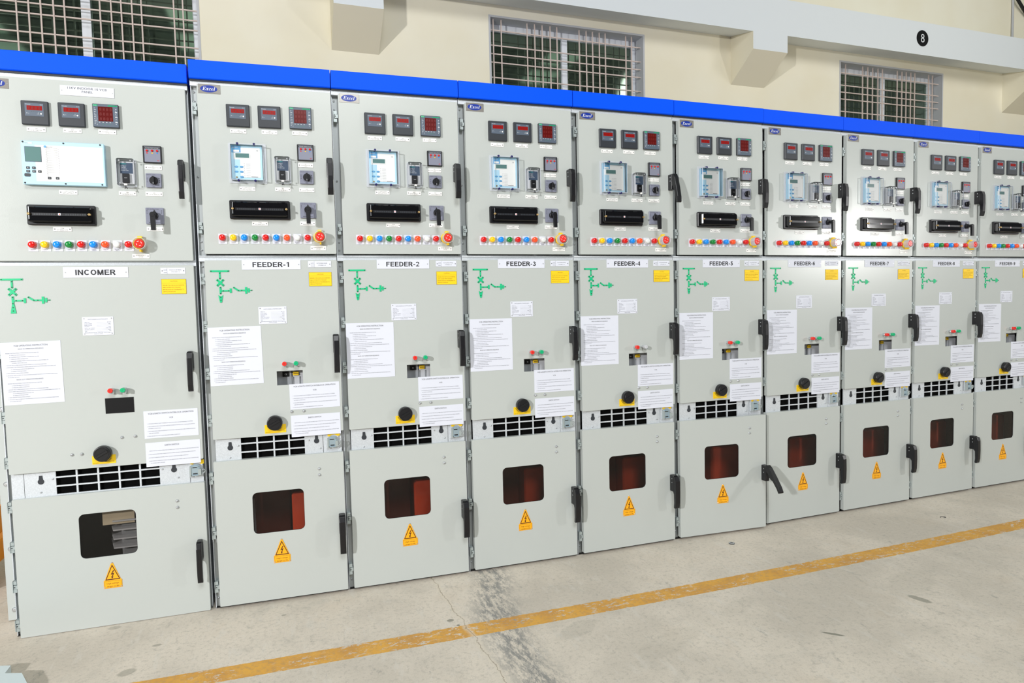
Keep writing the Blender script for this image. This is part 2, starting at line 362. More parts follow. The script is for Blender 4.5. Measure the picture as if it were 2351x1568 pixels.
_g = {}
def glyphs(body):
    if body in _g: return _g[body]
    cu = bpy.data.curves.new('t', 'FONT'); cu.body = body; cu.size = 1.0; cu.resolution_u = 2; cu.dimensions = '2D'; cu.fill_mode = 'FRONT'
    ob = bpy.data.objects.new('t', cu); COL.objects.link(ob)
    dg = bpy.context.evaluated_depsgraph_get(); me = bpy.data.meshes.new_from_object(ob.evaluated_get(dg))
    vs = [(v.co.x, v.co.y) for v in me.vertices]; fs = []
    for p in me.polygons:
        t = tuple(p.vertices); fs.append(t if p.normal.z > 0 else t[::-1])
    bpy.data.objects.remove(ob); bpy.data.curves.remove(cu); bpy.data.meshes.remove(me)
    if vs:
        x0 = min(a for a, b in vs); vs = [(a - x0, b) for a, b in vs]; wd = max(a for a, b in vs)
    else: wd = 0.3
    _g[body] = (vs, fs, wd); return _g[body]

def tag(o, label=None, cat=None, group=None, kind=None):
    if label: o['label'] = label
    if cat: o['category'] = cat
    if group: o['group'] = group
    if kind: o['kind'] = kind
    return o
def empty(name, loc, rz=0):
    o = bpy.data.objects.new(name, None); COL.objects.link(o); o.location = loc; o.rotation_euler = (0, 0, rz); o.empty_display_size = 0.1
    return o
def copy_tree(o, parent=None):
    c = o.copy(); COL.objects.link(c)
    if parent: c.parent = parent
    for ch in list(o.children): copy_tree(ch, c)
    return c

# ------------------------------------------------------------------ components on a panel (front of the doors is y = 0, viewer at -y)
def door_leaf(name, par, x0, x1, z0, z1, holes=()):
    """folded sheet door, 28 mm deep, with its return edges; origin on the hinge axis so it can swing."""
    b = MB(); dx = x0 - 0.004
    L = lambda e: rrect(x0 + e - dx, x1 - e - dx, z0 + e, z1 - e, 0.004 - e * 0.9, 2)
    b.rings([(L(0), 0.028), (L(0), 0.0022), (L(0.0008), 0.0006)], 'door_paint', cap1=False)
    b.prism(L(0.0008), 0.0006, 0.0006, 'door_paint')if not holes else None
    if holes:
        hs = [[(x - dx, z) for x, z in h] for h in holes]
        b.prism(L(0.0008), 0.0006, 0.0006, 'door_paint', hs)
        for h in hs:
            n = len(b.v); K = len(h); b.v += [(x, 0.0006, z) for x, z in h] + [(x, 0.004, z) for x, z in h]
            for k in range(K): b.idx((n + k, n + K + k, n + K + (k + 1) % K, n + (k + 1) % K), 'door_paint')
    # rear lip around the edge
    b.prism(L(0), 0.0281, 0.028, 'door_paint', [rrect(x0 + .012 - dx, x1 - .012 - dx, z0 + .012, z1 - .012)])
    o = b.build(name, par); o.location = (dx, 0, 0)
    return o
def on_door(door, o):
    """make o (built in panel coordinates) a child of the door."""
    o.parent = door; o.location = Vector(o.location) - Vector(door.location); return o

def handle(par, x0, x1, z0, z1, swing=0.0):
    b = MB(); h = z1 - z0; wz = z0 + h * 0.50
    xa = x0 + 0.001
    # bracket: rises from the door
    b.slab(xa, x1 - 0.001, wz, z1, 0.001, -0.034, 'black_plastic', 0.004, 0.0015, 2)
    b.box(xa + .002, x1 - .002, -0.03, -0.042, wz + .02, z1 - .004, 'black_plastic')
    for q in (0.78, 0.90):                      # pin heads on the left cheek
        zc = z0 + h * q
        b.box(xa - 0.0012, xa, -0.023, -0.018, zc - .0025, zc + .0025, 'zinc')
    # cam block reaching behind the door edge
    b.box(x1 - .004, x1 + .0005, 0.004, -0.016, wz + .012, z1 - .012, 'dark_steel')
    o1 = b.build('door_handle', par)
    l = MB(); piv = Vector((0, -0.030, z1 - 0.010))
    lx0, lx1 = x0 + 0.002, x1 - 0.001
    prof = [(-0.032, z1 - 0.004), (-0.049, z1 - 0.006), (-0.056, z1 - 0.028), (-0.058, wz), (-0.056, z0 + 0.03), (-0.050, z0 + 0.004), (-0.044, z0), (-0.034, z0 + 0.003), (-0.038, z0 + 0.03), (-0.036, wz - 0.012), (-0.026, wz + 0.004), (-0.024, z1 - 0.02)]
    n = len(l.v); K = len(prof)
    for x, e in ((lx0, 0), (lx0 - 0, 0)): pass
    for x in (lx0, lx0 + .003, lx1 - .003, lx1):
        s_ = 0.93 if x in (lx0, lx1) else 1.0
        cy = -0.043; l.v += [(x, cy + (y - cy) * s_, z) for y, z in prof]
    for i in range(3):
        for k in range(K):
            a, c = n + i * K + k, n + i * K + (k + 1) % K; l.idx((a, a + K, c + K, c), 'black_plastic')
    l.idx([n + k for k in range(K)], 'black_plastic'); l.idx([n + 3 * K + k for k in reversed(range(K))], 'black_plastic')
    if swing:
        l.move(Matrix.Translation(piv) @ Matrix.Rotation(swing, 4, 'X') @ Matrix.Translation(-piv))
    # the lever shares the handle's mesh
    off = len(o1.data.vertices)
    b.v += l.v; b.f += [tuple(i + off for i in f) for f in l.f]; b.m += [b.mi('black_plastic')] * len(l.f); b.s += l.s
    me = b.build('door_handle'); o1.data = me.data; bpy.data.objects.remove(me)
    return o1

def hinge(par, xc, z0, z1):
    b = MB(); h = z1 - z0
    b.box(xc - .008, xc + .007, 0.04, 0.012, z0, z0 + h * .3, 'hinge_zinc'); b.box(xc - .008, xc + .007, 0.04, 0.012, z1 - h * .3, z1, 'hinge_zinc')
    b.box(xc - .003, xc + .011, 0.036, 0.008, z0 + h * .34, z1 - h * .34, 'hinge_zinc')
    b.lathe(xc, z0 + h * .5, [(.0022, .01), (.0022, .006)], 'dark_steel', 8)
    b.box(xc - .0085, xc - .006, 0.04, 0.010, z0, z1, 'hinge_zinc')
    return b.build('hinge', par)

def name_tag(par, cx, cz, lines, w=0.066, h=0.018):
    b = MB(); b.box(cx - w / 2, cx + w / 2, 0.0005, -0.0016, cz - h / 2, cz + h / 2, 'white_plastic')
    for s_ in (-1, 1): b.disc(cx + s_ * w * .41, cz, 0.0019, -0.001, -0.0026, 'ink', 8)
    n = len(lines); step = h * .78 / max(n, 2); zt = cz + step * (n - 1) / 2
    for i, t in enumerate(lines):
        b.text(t, cx, zt - i * step - step * .33, step * .62, -0.0018, 'ink', width=min(w * .62, len(t) * step * .62))
    return b.build('name_tag', par)

def plain_meter(par, x0, z0, unit, name):
    b = MB(); s = .096
    b.slab(x0, x0 + s, z0, z0 + s, 0.0, -0.012, 'bezel', 0.003, 0.003, 2)
    o = b.build(name, par)
    f = MB(); f.slab(x0 + .014, x0 + .080, z0 + .034, z0 + .086, -0.0115, -0.0128, 'bezel_face', 0.001, 0.0003, 1)
    y = -0.0132
    f.text('Schneider', x0 + .016, z0 + .0795, .0036, y, 'white_ink', 'l'); f.text('Electric', x0 + .078, z0 + .0795, .0026, y, 'white_ink', 'r')
    f.text(unit, x0 + .019, z0 + .043, .0052, y, 'white_ink', 'l'); f.text('SET', x0 + .064, z0 + .0465, .0022, y, 'white_ink', 'r'); f.text('MODE', x0 + .064, z0 + .042, .0022, y, 'white_ink', 'r')
    for k in range(4): f.disc(x0 + .037 + k * .0065, z0 + .0525, .0009, y + .0005, y, 'ink', 6)
    f.disc(x0 + .0705, z0 + .0445, .0033, y + .001, y - .0012, 'white_plastic', 12, .0005)
    f.build('meter_face', o)
    d = MB(); d.box(x0 + .0215, x0 + .0745, y + .0015, y - .0002, z0 + .0585, z0 + .0755, 'red_display')
    for k in range(4): d.text('8', x0 + .0285 + k * .0125, z0 + .0615, .011, y - .0006, 'digit')
    d.build('display', o)
    return o

def power_meter(par, x0, z0):
    b = MB(); s = .096
    b.slab(x0, x0 + s, z0, z0 + s, 0.0, -0.013, 'bezel', 0.002, 0.0015, 2)
    b.slab(x0 + .002, x0 + s - .002, z0 + .002, z0 + s - .002, -0.0125, -0.0138, 'bezel_face', 0.001, 0.0003, 1)
    y = -0.0142
    b.box(x0 + .003, x0 + .019, y + .0005, y, z0 + .0865, z0 + .0925, 'btn_green'); b.text('Schneider', x0 + .004, z0 + .088, .0025, y - .0003, 'white_ink', 'l', .013)
    b.box(x0 + .058, x0 + .092, y + .0005, y, z0 + .0868, z0 + .0915, 'btn_green'); b.text('PowerLogic', x0 + .091, z0 + .0875, .0030, y - .0004, 'bezel', 'r', .031)
    for k in range(10):
        b.box(x0 + .006, x0 + .006 + (.004 + (k * 7 % 3) * .002), y + .0003, y, z0 + .012 + k * .0072, z0 + .0133 + k * .0072, 'white_ink')
        if k < 6: b.box(x0 + .0145, x0 + .0165, y + .0003, y, z0 + .009 + k * .0062, z0 + .0105 + k * .0062, 'white_ink')
        if k % 3 == 1: b.box(x0 + .083, x0 + .091, y + .0003, y, z0 + .014 + k * .0068, z0 + .0168 + k * .0068, 'white_ink')
        else: b.box(x0 + .084, x0 + .084 + .003 + (k % 2) * .002, y + .0003, y, z0 + .014 + k * .0068, z0 + .0153 + k * .0068, 'white_ink')
    for k in range(4): b.box(x0 + .022 + k * .013, x0 + .027 + k * .013, y + .0003, y, z0 + .0195, z0 + .021, 'white_ink')
    for k in range(3): b.text(('<', 'v', '>')[k], x0 + .037 + k * .0125, z0 + .010, .0048, y, 'btn_green')
    o = b.build('power_meter', par)
    d = MB(); d.box(x0 + .0205, x0 + .0745, y + .0015, y - .0002, z0 + .025, z0 + .0845, 'dark_display')
    for r in range(3):
        for k in range(4): d.text('8', x0 + .030 + k * .0125, z0 + .0285 + r * .0195, .0125, y - .0006, 'digit')
    d.build('display', o)
    return o

def feeder_relay(par, x0, z0, lcd='lcd'):
    """protection relay 128 x 150 behind a clear hinged cover 156 x 174."""
    b = MB(); bx, bz = x0 + .012, z0 + .013
    b.slab(bx, bx + .128, bz, bz + .150, 0.0, -0.016, 'pale_blue', 0.002, 0.001, 2)
    b.slab(bx + .010, bx + .120, bz + .010, bz + .140, -0.0155, -0.0170, 'white_plastic', 0.002, 0.0004, 2)
    y = -0.0174
    b.box(bx + .003, bx + .036, y + .0006, y, bz + .004, bz + .088, 'pale_blue'); b.box(bx + .002, bx + .040, y + .0006, y, bz + .118, bz + .148, 'key_blue')
    b.box(bx + .010, bx + .034, y + .0002, y - .0008, bz + .120, bz + .129, 'white_plastic'); b.text('SIEMENS', bx + .006, bz + .138, .0045, y - .0004, 'white_ink', 'l')
    for i in range(3):
        for j in range(2):
            if (i, j) == (2, 0): continue
            b.rings([(circ(bx + .020 + j * .021, bz + .056 - i * .022, .0082, 14, .0046), y), (circ(bx + .020 + j * .021, bz + .056 - i * .022, .0070, 14, .0036), y - .0014)], 'key_blue')
    b.disc(bx + .020, bz + .010, .004, y, y - .002, 'brass', 10, .0008)
    for k in range(9):
        b.disc(bx + .053, bz + .070 - k * .0072, .0010, y, y - .0004, 'ink', 6); b.box(bx + .060, bx + .078, y + .0002, y - .0002, bz + .0695 - k * .0072, bz + .0700 - k * .0072, 'faint_ink')
    b.text('CE', bx + .108, bz + .125, .0060, y, 'faint_ink'); b.box(bx + .080, bx + .108, y + .0002, y - .0002, bz + .0125, bz + .0145, 'faint_ink')
    o = b.build('protection_relay', par)
    d = MB(); d.slab(bx + .014, bx + .078, bz + .093, bz + .117, y, y - .0010, 'white_plastic', .002, .0003, 2); d.box(bx + .018, bx + .074, y, y - .0014, bz + .0955, bz + .1145, lcd); d.build('display', o)
    c = MB(); y0, y1 = -0.026, -0.036
    X0, X1, Z0, Z1 = x0, x0 + .156, z0, z0 + .174
    # clear hood: four walls, front sheet, base flange
    c.slab(X0 + .010, X1 - .010, Z0 + .010, Z1 - .010, 0.0, y1, 'clear_plastic', .004, .002, 3)
    for a in (X0 + .0095, X1 - .0115):
        c.box(a, a + .002, y1 + .004, y1 - .0004, Z0 + .012, Z1 - .012, 'clear_edge'); c.box(a, a + .002, -.003, -.006, Z0 + .012, Z1 - .012, 'clear_edge')
        for q in (Z0 + .010, Z1 - .012): c.box(a, a + .002, -.003, y1, q, q + .002, 'clear_edge')
    for a in (Z0 + .0095, Z1 - .0115): c.box(X0 + .010, X1 - .010, y1 + .004, y1 - .0004, a, a + .002, 'clear_edge')
    c.prism(rrect(X0, X1, Z0, Z1, .003), 0.0, -0.004, 'clear_edge', [list(reversed(rrect(X0 + .011, X1 - .011, Z0 + .011, Z1 - .011, .003)))])
    c.build('clear_cover', o)
    for fx in (.26, .70):
        for zz in (Z0 + .0075, Z1 - .0075):
            q = MB(); q.lathe(X0 + .156 * fx, zz, [(.0062, -.002), (.0062, -.012), (.0045, -.020)], 'clear_edge', 12); q.lathe(X0 + .156 * fx, zz, [(.0052, -.019), (.0054, -.034), (.0040, -.037)], 'navy', 12)
            q.build('screw', o)
    return o

def incomer_relay(par, x0, x1, z0, z1):
    b = MB(); W, H = x1 - x0, z1 - z0
    b.slab(x0, x1, z0, z1, 0.0, -0.024, 'pale_blue', 0.003, 0.0015, 2); y = -0.0244
    b.slab(x0 + .048, x1 - .006, z0 + .014, z1 - .016, -0.0236, y, 'white_plastic', .001, .0003, 1)
    yy = y - .0004
    b.box(x0 + .004, x0 + .040, yy + .0003, yy, z1 - .012, z1 - .006, 'paper'); b.text('SIEMENS', x0 + .006, z1 - .011, .0038, yy - .0003, 'teal_ink', 'l')
    b.text('SIPROTEC', x0 + .086, z1 - .025, .0042, yy, 'faint_ink', 'l')
    b.disc(x0 + .086 - .002, z1 - .021, .005, yy + .0004, yy, 'key_blue', 12)
    for k in range(15):
        z = z1 - .028 - k * .0070; b.box(x0 + .090, x0 + .127, yy + .0002, yy, z, z + .0006, 'faint_ink')
        b.disc(x0 + .0865, z - .003, .0011, yy + .0002, yy, 'faint_ink', 6); b.box(x0 + .1295, x0 + .1315, yy + .0002, yy, z - .004, z - .0025, 'faint_ink')
    b.box(x0 + .089, x0 + .0895, yy + .0002, yy, z0 + .022, z1 - .022, 'faint_ink')
    for (kx, kz, t) in ((.0205, .0665, 'A'), (.041, .0665, '<'), (.0205, .0525, 'V'), (.041, .0525, 'X'), (.061, .0525, '>'), (.094, .0275, 'i'), (.122, .0275, 'o')):
        b.slab(x0 + kx - .006, x0 + kx + .006, z0 + kz - .005, z0 + kz + .005, yy, yy - .0016, 'bezel', .0015, .0004, 2); b.text(t, x0 + kx, z0 + kz - .0025, .005, yy - .0019, 'white_ink')
    b.slab(x0 + .007, x0 + .028, z0 + .031, z0 + .044, yy, yy - .002, 'bezel', .004, .0005, 3)
    for fx in (.018, .5, .978 - .03):
        for zz in (z0 + .006, z1 - .005): b.disc(x0 + W * fx + .002, zz, .0032, -.022, yy - .0008, 'ink', 10)
    o = b.build('protection_relay', par)
    d = MB(); d.slab(x0 + .012, x0 + .070, z1 - .084, z1 - .023, yy, yy - .0008, 'bezel_face', .001, .0002, 1); d.box(x0 + .014, x0 + .068, yy, yy - .0012, z1 - .082, z1 - .025, 'lcd'); d.build('display', o)
    return o

def trip_relay(par, x0, z0):
    b = MB(); W, H = .070, .118
    b.slab(x0 + .008, x0 + W - .008, z0 + .012, z0 + H - .012, 0.0, -0.018, 'inner_light', .002, .001, 2)
    y = -.0186
    b.box(x0 + .012, x0 + W - .010, y + .0006, y, z0 + .056, z0 + .100, 'label_blue'); b.text('SIEMENS', x0 + .014, z0 + .0935, .0044, y - .0003, 'teal_ink', 'l')
    for k, (t, wd) in enumerate((('TRIP RELAY', .022), ('Type 7PJ11', .020), ('Aux 110V DC', .024), ('2HS 4NO+2NC', .030))): b.text(t, x0 + .014, z0 + .085 - k * .0062, .0036, y - .0003, 'white_ink', 'l', wd)
    b.slab(x0 + .021, x0 + .047, z0 + .016, z0 + .054, y, -.030, 'black_plastic', .001, .001, 1); b.text('RESET', x0 + .034, z0 + .034, .003, -.0304, 'white_ink')
    o = b.build('trip_relay', par)
    c = MB(); c.slab(x0 + .002, x0 + W - .002, z0 + .002, z0 + H - .002, 0.0, -.040, 'clear_plastic', .008, .003, 4)
    c.prism(rrect(x0, x0 + W, z0, z0 + H, .008), 0.0, -.006, 'clear_edge', [list(reversed(rrect(x0 + .005, x0 + W - .005, z0 + .005, z0 + H - .005, .006)))])
    for a in (x0 + .0015, x0 + W - .0035): c.box(a, a + .002, -.034, -.0385, z0 + .010, z0 + H - .010, 'clear_edge')
    for a in (x0 + .014, x0 + W - .014):
        for zz in (z0 + .012, z0 + H - .012): c.disc(a, zz, .0035, -.039, -.0415, 'zinc', 10, .0008)
    c.build('clear_cover', o)
    k = MB(); k.tube([(x0 + W / 2, -.040, z0 + .006), (x0 + W / 2, -.040, z0 - .004), (x0 + W / 2 - .004, -.040, z0 - .012)], .0018, 'dark_steel', 6); k.tube([(x0 + W / 2, -.040, z0 - .003), (x0 + W / 2 + .005, -.040, z0 - .012)], .0018, 'dark_steel', 6)
    k.slab(x0 + W / 2 - .006, x0 + W / 2 + .006, z0 + .002, z0 + .010, -.034, -.044, 'white_plastic', .002, .001, 2); k.build('reset_lever', o)
    return o

def phase_indicator(par, x0, z0):
    b = MB(); s = .072
    b.slab(x0, x0 + s, z0, z0 + s, 0.0, -.010, 'black_plastic', .002, .0012, 2)
    b.slab(x0 + .006, x0 + s - .005, z0 + .004, z0 + s - .004, -.0096, -.0104, 'grey_face', .001, .0002, 1)
    b.box(x0 + .0065, x0 + s - .0055, -.0102, -.0107, z0 + .059, z0 + .0665, 'bezel'); b.text('PHASE INDICATOR', x0 + s / 2, z0 + .0612, .0026, -.0111, 'white_ink', width=.050)
    b.text('AE', x0 + .058, z0 + .008, .0052, -.0108, 'lamp_red')
    for k, c in enumerate(('lamp_red', 'lamp_yellow', 'lamp_blue')): b.disc(x0 + .0165 + k * .0195, z0 + .0415, .0028, -.0103, -.0108, c, 8)
    o = b.build('phase_indicator', par)
    for k in range(3):
        q = MB(); q.lathe(x0 + .0165 + k * .0195, z0 + .051, [(.0045, -.0103), (.0045, -.013), (.0036, -.0155), (.0018, -.017)], 'lamp_red', 12); q.build('lens', o)
    return o

def selector(par, x0, z0, rot=0.0):
    b = MB(); s = .060
    b.slab(x0, x0 + s, z0, z0 + s, 0.0, -.009, 'grey_face', .003, .0015, 2)
    b.text('REMOTE  LOCAL', x0 + .004, z0 + .0525, .0028, -.0094, 'ink', 'l', .034)
    for k, zz in enumerate((.022, .030, .038)): b.box(x0 + .004, x0 + .008, -.0089, -.0093, z0 + zz, z0 + zz + .002, 'ink'); b.box(x0 + .050, x0 + .054, -.0089, -.0093, z0 + zz, z0 + zz + .002, 'ink')
    o = b.build('selector_switch', par)
    k = MB(); cx, cz = x0 + .031, z0 + .029
    k.lathe(cx, cz, [(.0165, -.009), (.0165, -.018), (.0150, -.0195)], 'black_plastic', 20, smooth=False)
    g = MB(); g.slab(-.0042, .0042, -.0185, .0165, -.018, -.030, 'black_plastic', .002, .001, 2); g.box(-.0006, .0006, -.0299, -.0304, -.017, -.010, 'white_ink')
    g.move(Matrix.Translation((cx, 0, cz)) @ Matrix.Rotation(rot, 4, 'Y'))
    n = len(k.v); k.v += g.v; k.f += [tuple(i + n for i in f) for f in g.f]; k.m += [k.mi(g.mats[q]) for q in g.m]; k.s += g.s
    k.build('knob', o)
    return o

def control_switch(par, x0, z0):
    b = MB(); s = .070
    b.slab(x0, x0 + s, z0, z0 + s, 0.0, -.008, 'grey_face', .003, .0015, 2)
    b.text('TRIP  NEUTRAL  CLOSE', x0 + .005, z0 + .0625, .0028, -.0084, 'ink', 'l', .046); b.text('BREAKER CONTROL', x0 + .012, z0 + .0055, .0030, -.0084, 'ink', 'l', .044)
    for zz in (.044, .050, .056): b.box(x0 + .005, x0 + .007, -.0079, -.0083, z0 + zz, z0 + zz + .003, 'ink'); b.box(x0 + .061, x0 + .063, -.0079, -.0083, z0 + zz, z0 + zz + .003, 'ink')
    o = b.build('control_switch', par)
    k = MB(); cx, cz = x0 + .034, z0 + .036
    k.prism([(cx - .006, cz + .014), (cx + .006, cz + .014), (cx, cz + .026)], -.008, -.010, 'ink')
    k.lathe(cx, cz, [(.0155, -.008), (.0155, -.024), (.013, -.026)], 'black_plastic', 18, smooth=False)
    k.lathe(cx, cz, [(.0100, -.024), (.0100, -.040), (.0110, -.044), (.0110, -.055), (.009, -.058)], 'black_plastic', 16, smooth=False)
    k.prism([(cx - .009, cz + .004), (cx - .0070, cz - .066), (cx + .0105, cz - .066), (cx + .0100, cz + .004)], -.044, -.057, 'black_plastic')
    k.build('pistol_grip', o)
    return o

def terminal_block(par, x0, x1, z0, z1):
    b = MB(); W, H = x1 - x0, z1 - z0
    b.slab(x0, x1, z0, z1, 0.0, -.014, 'black_plastic', .006, .003, 3)
    o = b.build('test_terminal_block', par)
    c = MB(); e = .010
    c.slab(x0 + e, x1 - e, z0 + e, z1 - e, -.013, -.040, 'smoke_cover', .008, .004, 4)
    zc = (z0 + z1) / 2
    c.box(x0 + .026, x1 - .026, -.0398, -.0408, zc - .0065, zc + .0045, 'black_plastic')
    for k in range(9):
        c.box(x0 + .034 + k * .0085, x0 + .039 + k * .0085, -.0407, -.0410, zc - .004, zc + .002, 'bezel'); c.box(x1 - .034 - k * .0085, x1 - .029 - k * .0085, -.0407, -.0410, zc - .004, zc + .002, 'bezel')
    c.box(x0 + W / 2 - .0045, x0 + W / 2 + .0045, -.0405, -.0412, zc - .0045, zc + .0045, 'paper'); c.box(x0 + W / 2 - .002, x0 + W / 2 + .002, -.0411, -.0415, zc - .002, zc + .002, 'lamp_orange')
    c.box(x0 + .0145, x0 + .0172, -.0398, -.0404, z0 + .020, z1 - .012, 'zinc')
    c.build('cover', o)
    for a in (x0 + .0165, x1 - .0150):
        q = MB(); q.lathe(a, zc, [(.0050, -.038), (.0050, -.049), (.0040, -.051), (.0022, -.051), (.0018, -.049)], 'brass', 12); q.build('thumb_screw', o)
    return o

def lamp(par, cx, cz, colr, lines):
    b = MB(); b.box(cx - .017, cx + .018, 0.0004, -.0012, cz - .027, cz + .018, 'paper')
    for i, t in enumerate(lines): b.text(t, cx + .0005, cz - .0205 - i * .0042, .0028, -.0015, 'ink', width=min(.026, len(t) * .0023))
    b.lathe(cx, cz, [(.0142, -.001), (.0142, -.010), (.0136, -.011)], colr, 20, smooth=False)
    o = b.build('indicator_lamp', par)
    q = MB(); q.lathe(cx, cz, [(.0138, -.009), (.0138, -.017), (.0128, -.0205), (.0100, -.0228), (.0055, -.0240), (.0008, -.0243)], colr, 20); q.build('lens', o)
    return o

def stop_button(par, cx, cz):
    b = MB()
    b.disc(cx - .004, cz, .0250, 0.0, -.010, 'yellow', 24, .001)
    b.box(cx - .010, cx + .007, -.002, -.016, cz + .022, cz + .033, 'yellow'); b.box(cx - .002, cx + .005, -.002, -.030, cz - .034, cz - .022, 'yellow')
    b.lathe(cx, cz, [(.013, -.008), (.013, -.026)], 'yellow', 16)
    o = b.build('emergency_stop_button', par)
    q = MB(); q.lathe(cx, cz, [(.0150, -.024), (.0195, -.028), (.0203, -.034), (.0185, -.040), (.0160, -.042)], 'stop_red', 24)
    for k in range(4):
        a = k * math.pi / 2 + .4; ux, uz = math.cos(a), math.sin(a); px, pz = cx + ux * .0095, cz + uz * .0095
        q.prism([(px - uz * .004 - ux * .0009, pz + ux * .004 - uz * .0009), (px + uz * .004 - ux * .0009, pz - ux * .004 - uz * .0009), (px + uz * .004 + ux * .0009, pz - ux * .004 + uz * .0009), (px - uz * .004 + ux * .0009, pz + ux * .004 + uz * .0009)][::-1], -.0419, -.0424, 'white_ink')
    q.build('mushroom_head', o)['label'] = 'red mushroom head with white arrows'
    g = MB(); g.lathe(cx, cz, [(.0255, -.010), (.0262, -.034), (.0255, -.045)], 'clear_edge', 24, cap=False); g.lathe(cx, cz, [(.0240, -.045), (.0238, -.012)], 'clear_plastic', 24, cap=False)
    g.prism(circ(cx, cz, .0258, 24), -.0452, -.0455, 'clear_edge', [list(reversed(circ(cx, cz, .0236, 24)))]); g.build('clear_shroud', o)
    return o

def nameplate(par, x0, x1, z0, z1, text, tw):
    b = MB(); b.box(x0, x1, 0.0004, -.0016, z0, z1, 'paper')
    for a in (x0 + .008, x1 - .008): b.disc(a, (z0 + z1) / 2, .0022, -.001, -.0026, 'rivet', 8)
    o = b.build('nameplate', par)
    t = MB(); cx = (x0 + x1) / 2 - .002; h = .0225; zb = (z0 + z1) / 2 - h / 2
    block_text(t, text, cx, zb, h, tw, -.0019, 'ink')
    t.build('lettering', o)
    return o

def title_plate(par, x0, x1, z0, z1, lines):
    b = MB(); b.box(x0, x1, 0.0004, -.0016, z0, z1, 'paper')
    for a in (x0 + .006, x1 - .006): b.disc(a, (z0 + z1) / 2 - .001, .0018, -.001, -.0024, 'rivet', 8)
    for i, (t, wd) in enumerate(lines): b.text(t, (x0 + x1) / 2, z1 - .0135 - i * .0135, .0095, -.0019, 'ink', width=wd)
    return b.build('title_plate', par)

def circuit_plate(par, x0, x1, z0, z1, t1, t2):
    b = MB(); b.box(x0, x1, 0.0004, -.0014, z0, z1, 'paper'); W = x1 - x0; H = z1 - z0
    for a in (x0 + .006, x1 - .006): b.disc(a, z0 + H / 2, .0019, -.001, -.0024, 'ink', 8)
    b.text('NAME', x0 + .012, z0 + H * .62, .003, -.0017, 'faint_ink', 'l', .013); b.text('PANEL', x0 + .012, z0 + H * .16, .003, -.0017, 'ink', 'l', .013); b.box(x0 + W * .26, x0 + W * .265, -.0013, -.0017, z0, z1, 'faint_ink')
    b.box(x0 + .010, x0 + W * .26, -.0013, -.0017, z0 + H * .5, z0 + H * .52, 'faint_ink')
    b.text(t1, x0 + W * .6, z0 + H * .58, .0040, -.0017, 'ink', width=.048); b.text(t2, x0 + W * .6, z0 + H * .26, .0036, -.0017, 'ink', width=.034)
    return b.build('circuit_plate', par)

def caution_plate(par, x0, x1, z0, z1):
    b = MB(); b.box(x0 - .001, x1 + .001, 0.0004, -.0006, z0 - .001, z1 + .001, 'caution_ink'); b.box(x0, x1, 0.0, -.0012, z0, z1, 'yellow'); H = z1 - z0; W = x1 - x0
    b.text('CAUTION', (x0 + x1) / 2, z1 - H * .17, .0046, -.0015, 'caution_ink'); b.box(x0, x1, -.0011, -.0014, z1 - H * .27, z1 - H * .26, 'caution_ink')
    for i, (t, f) in enumerate((('ENSURE THE VCB PLUG IS INSERTED', .88), ('AND LOCKED INTO THE BUSH', .72), ('BEFORE RACK IN THE BREAKER TO', .86), ('SERVICE POSITION', .50))): b.text(t, x0 + W * .05, z1 - H * (.45 + i * .145), .0042, -.0015, 'caution_ink', 'l', W * f)
    return b.build('caution_plate', par)

def rating_plate(par, x0, x1, z0, z1):
    b = MB(); b.slab(x0, x1, z0, z1, 0.0004, -.0012, 'paper', .001, .0003, 1); W = x1 - x0; H = z1 - z0
    for a in (x0 + .007, x1 - .007):
        for c in (z0 + .007, z1 - .007): b.disc(a, c, .0022, -.001, -.0024, 'rivet', 8)
    b.text('SWITCHGEAR & CONTROLGEAR', (x0 + x1) / 2, z1 - .012, .0036, -.0015, 'faint_ink', width=W * .64)
    rows = ('SERIAL NO', 'RATED CURRENT', 'RATED VOLTAGE', 'FREQUENCY', 'SHORT TIME CURRENT', 'BREAKING CAPACITY', 'YEAR')
    for i, t in enumerate(rows):
        z = z1 - .024 - i * .0062; b.text(t, x0 + .008, z, .0028, -.0015, 'faint_ink', 'l', len(t) * .0021); b.box(x0 + .052, x1 - .020 + (i % 2) * .006, -.0011, -.0014, z - .0006, z - .0003, 'faint_ink')
        b.text(('EX-1104', '630 A', '11 KV', '50 Hz', '25 KA 3 SEC', '25 KA', '2022')[i], x1 - .010, z, .0028, -.0015, 'ink', 'r')
    b.text('Manufactured by: EXCEL Switchgear', (x0 + x1) / 2, z0 + .010, .0030, -.0015, 'ink', width=W * .86); b.text('MADE IN INDIA', (x0 + x1) / 2, z0 + .0045, .0026, -.0015, 'ink', width=W * .28)
    return b.build('rating_plate', par)

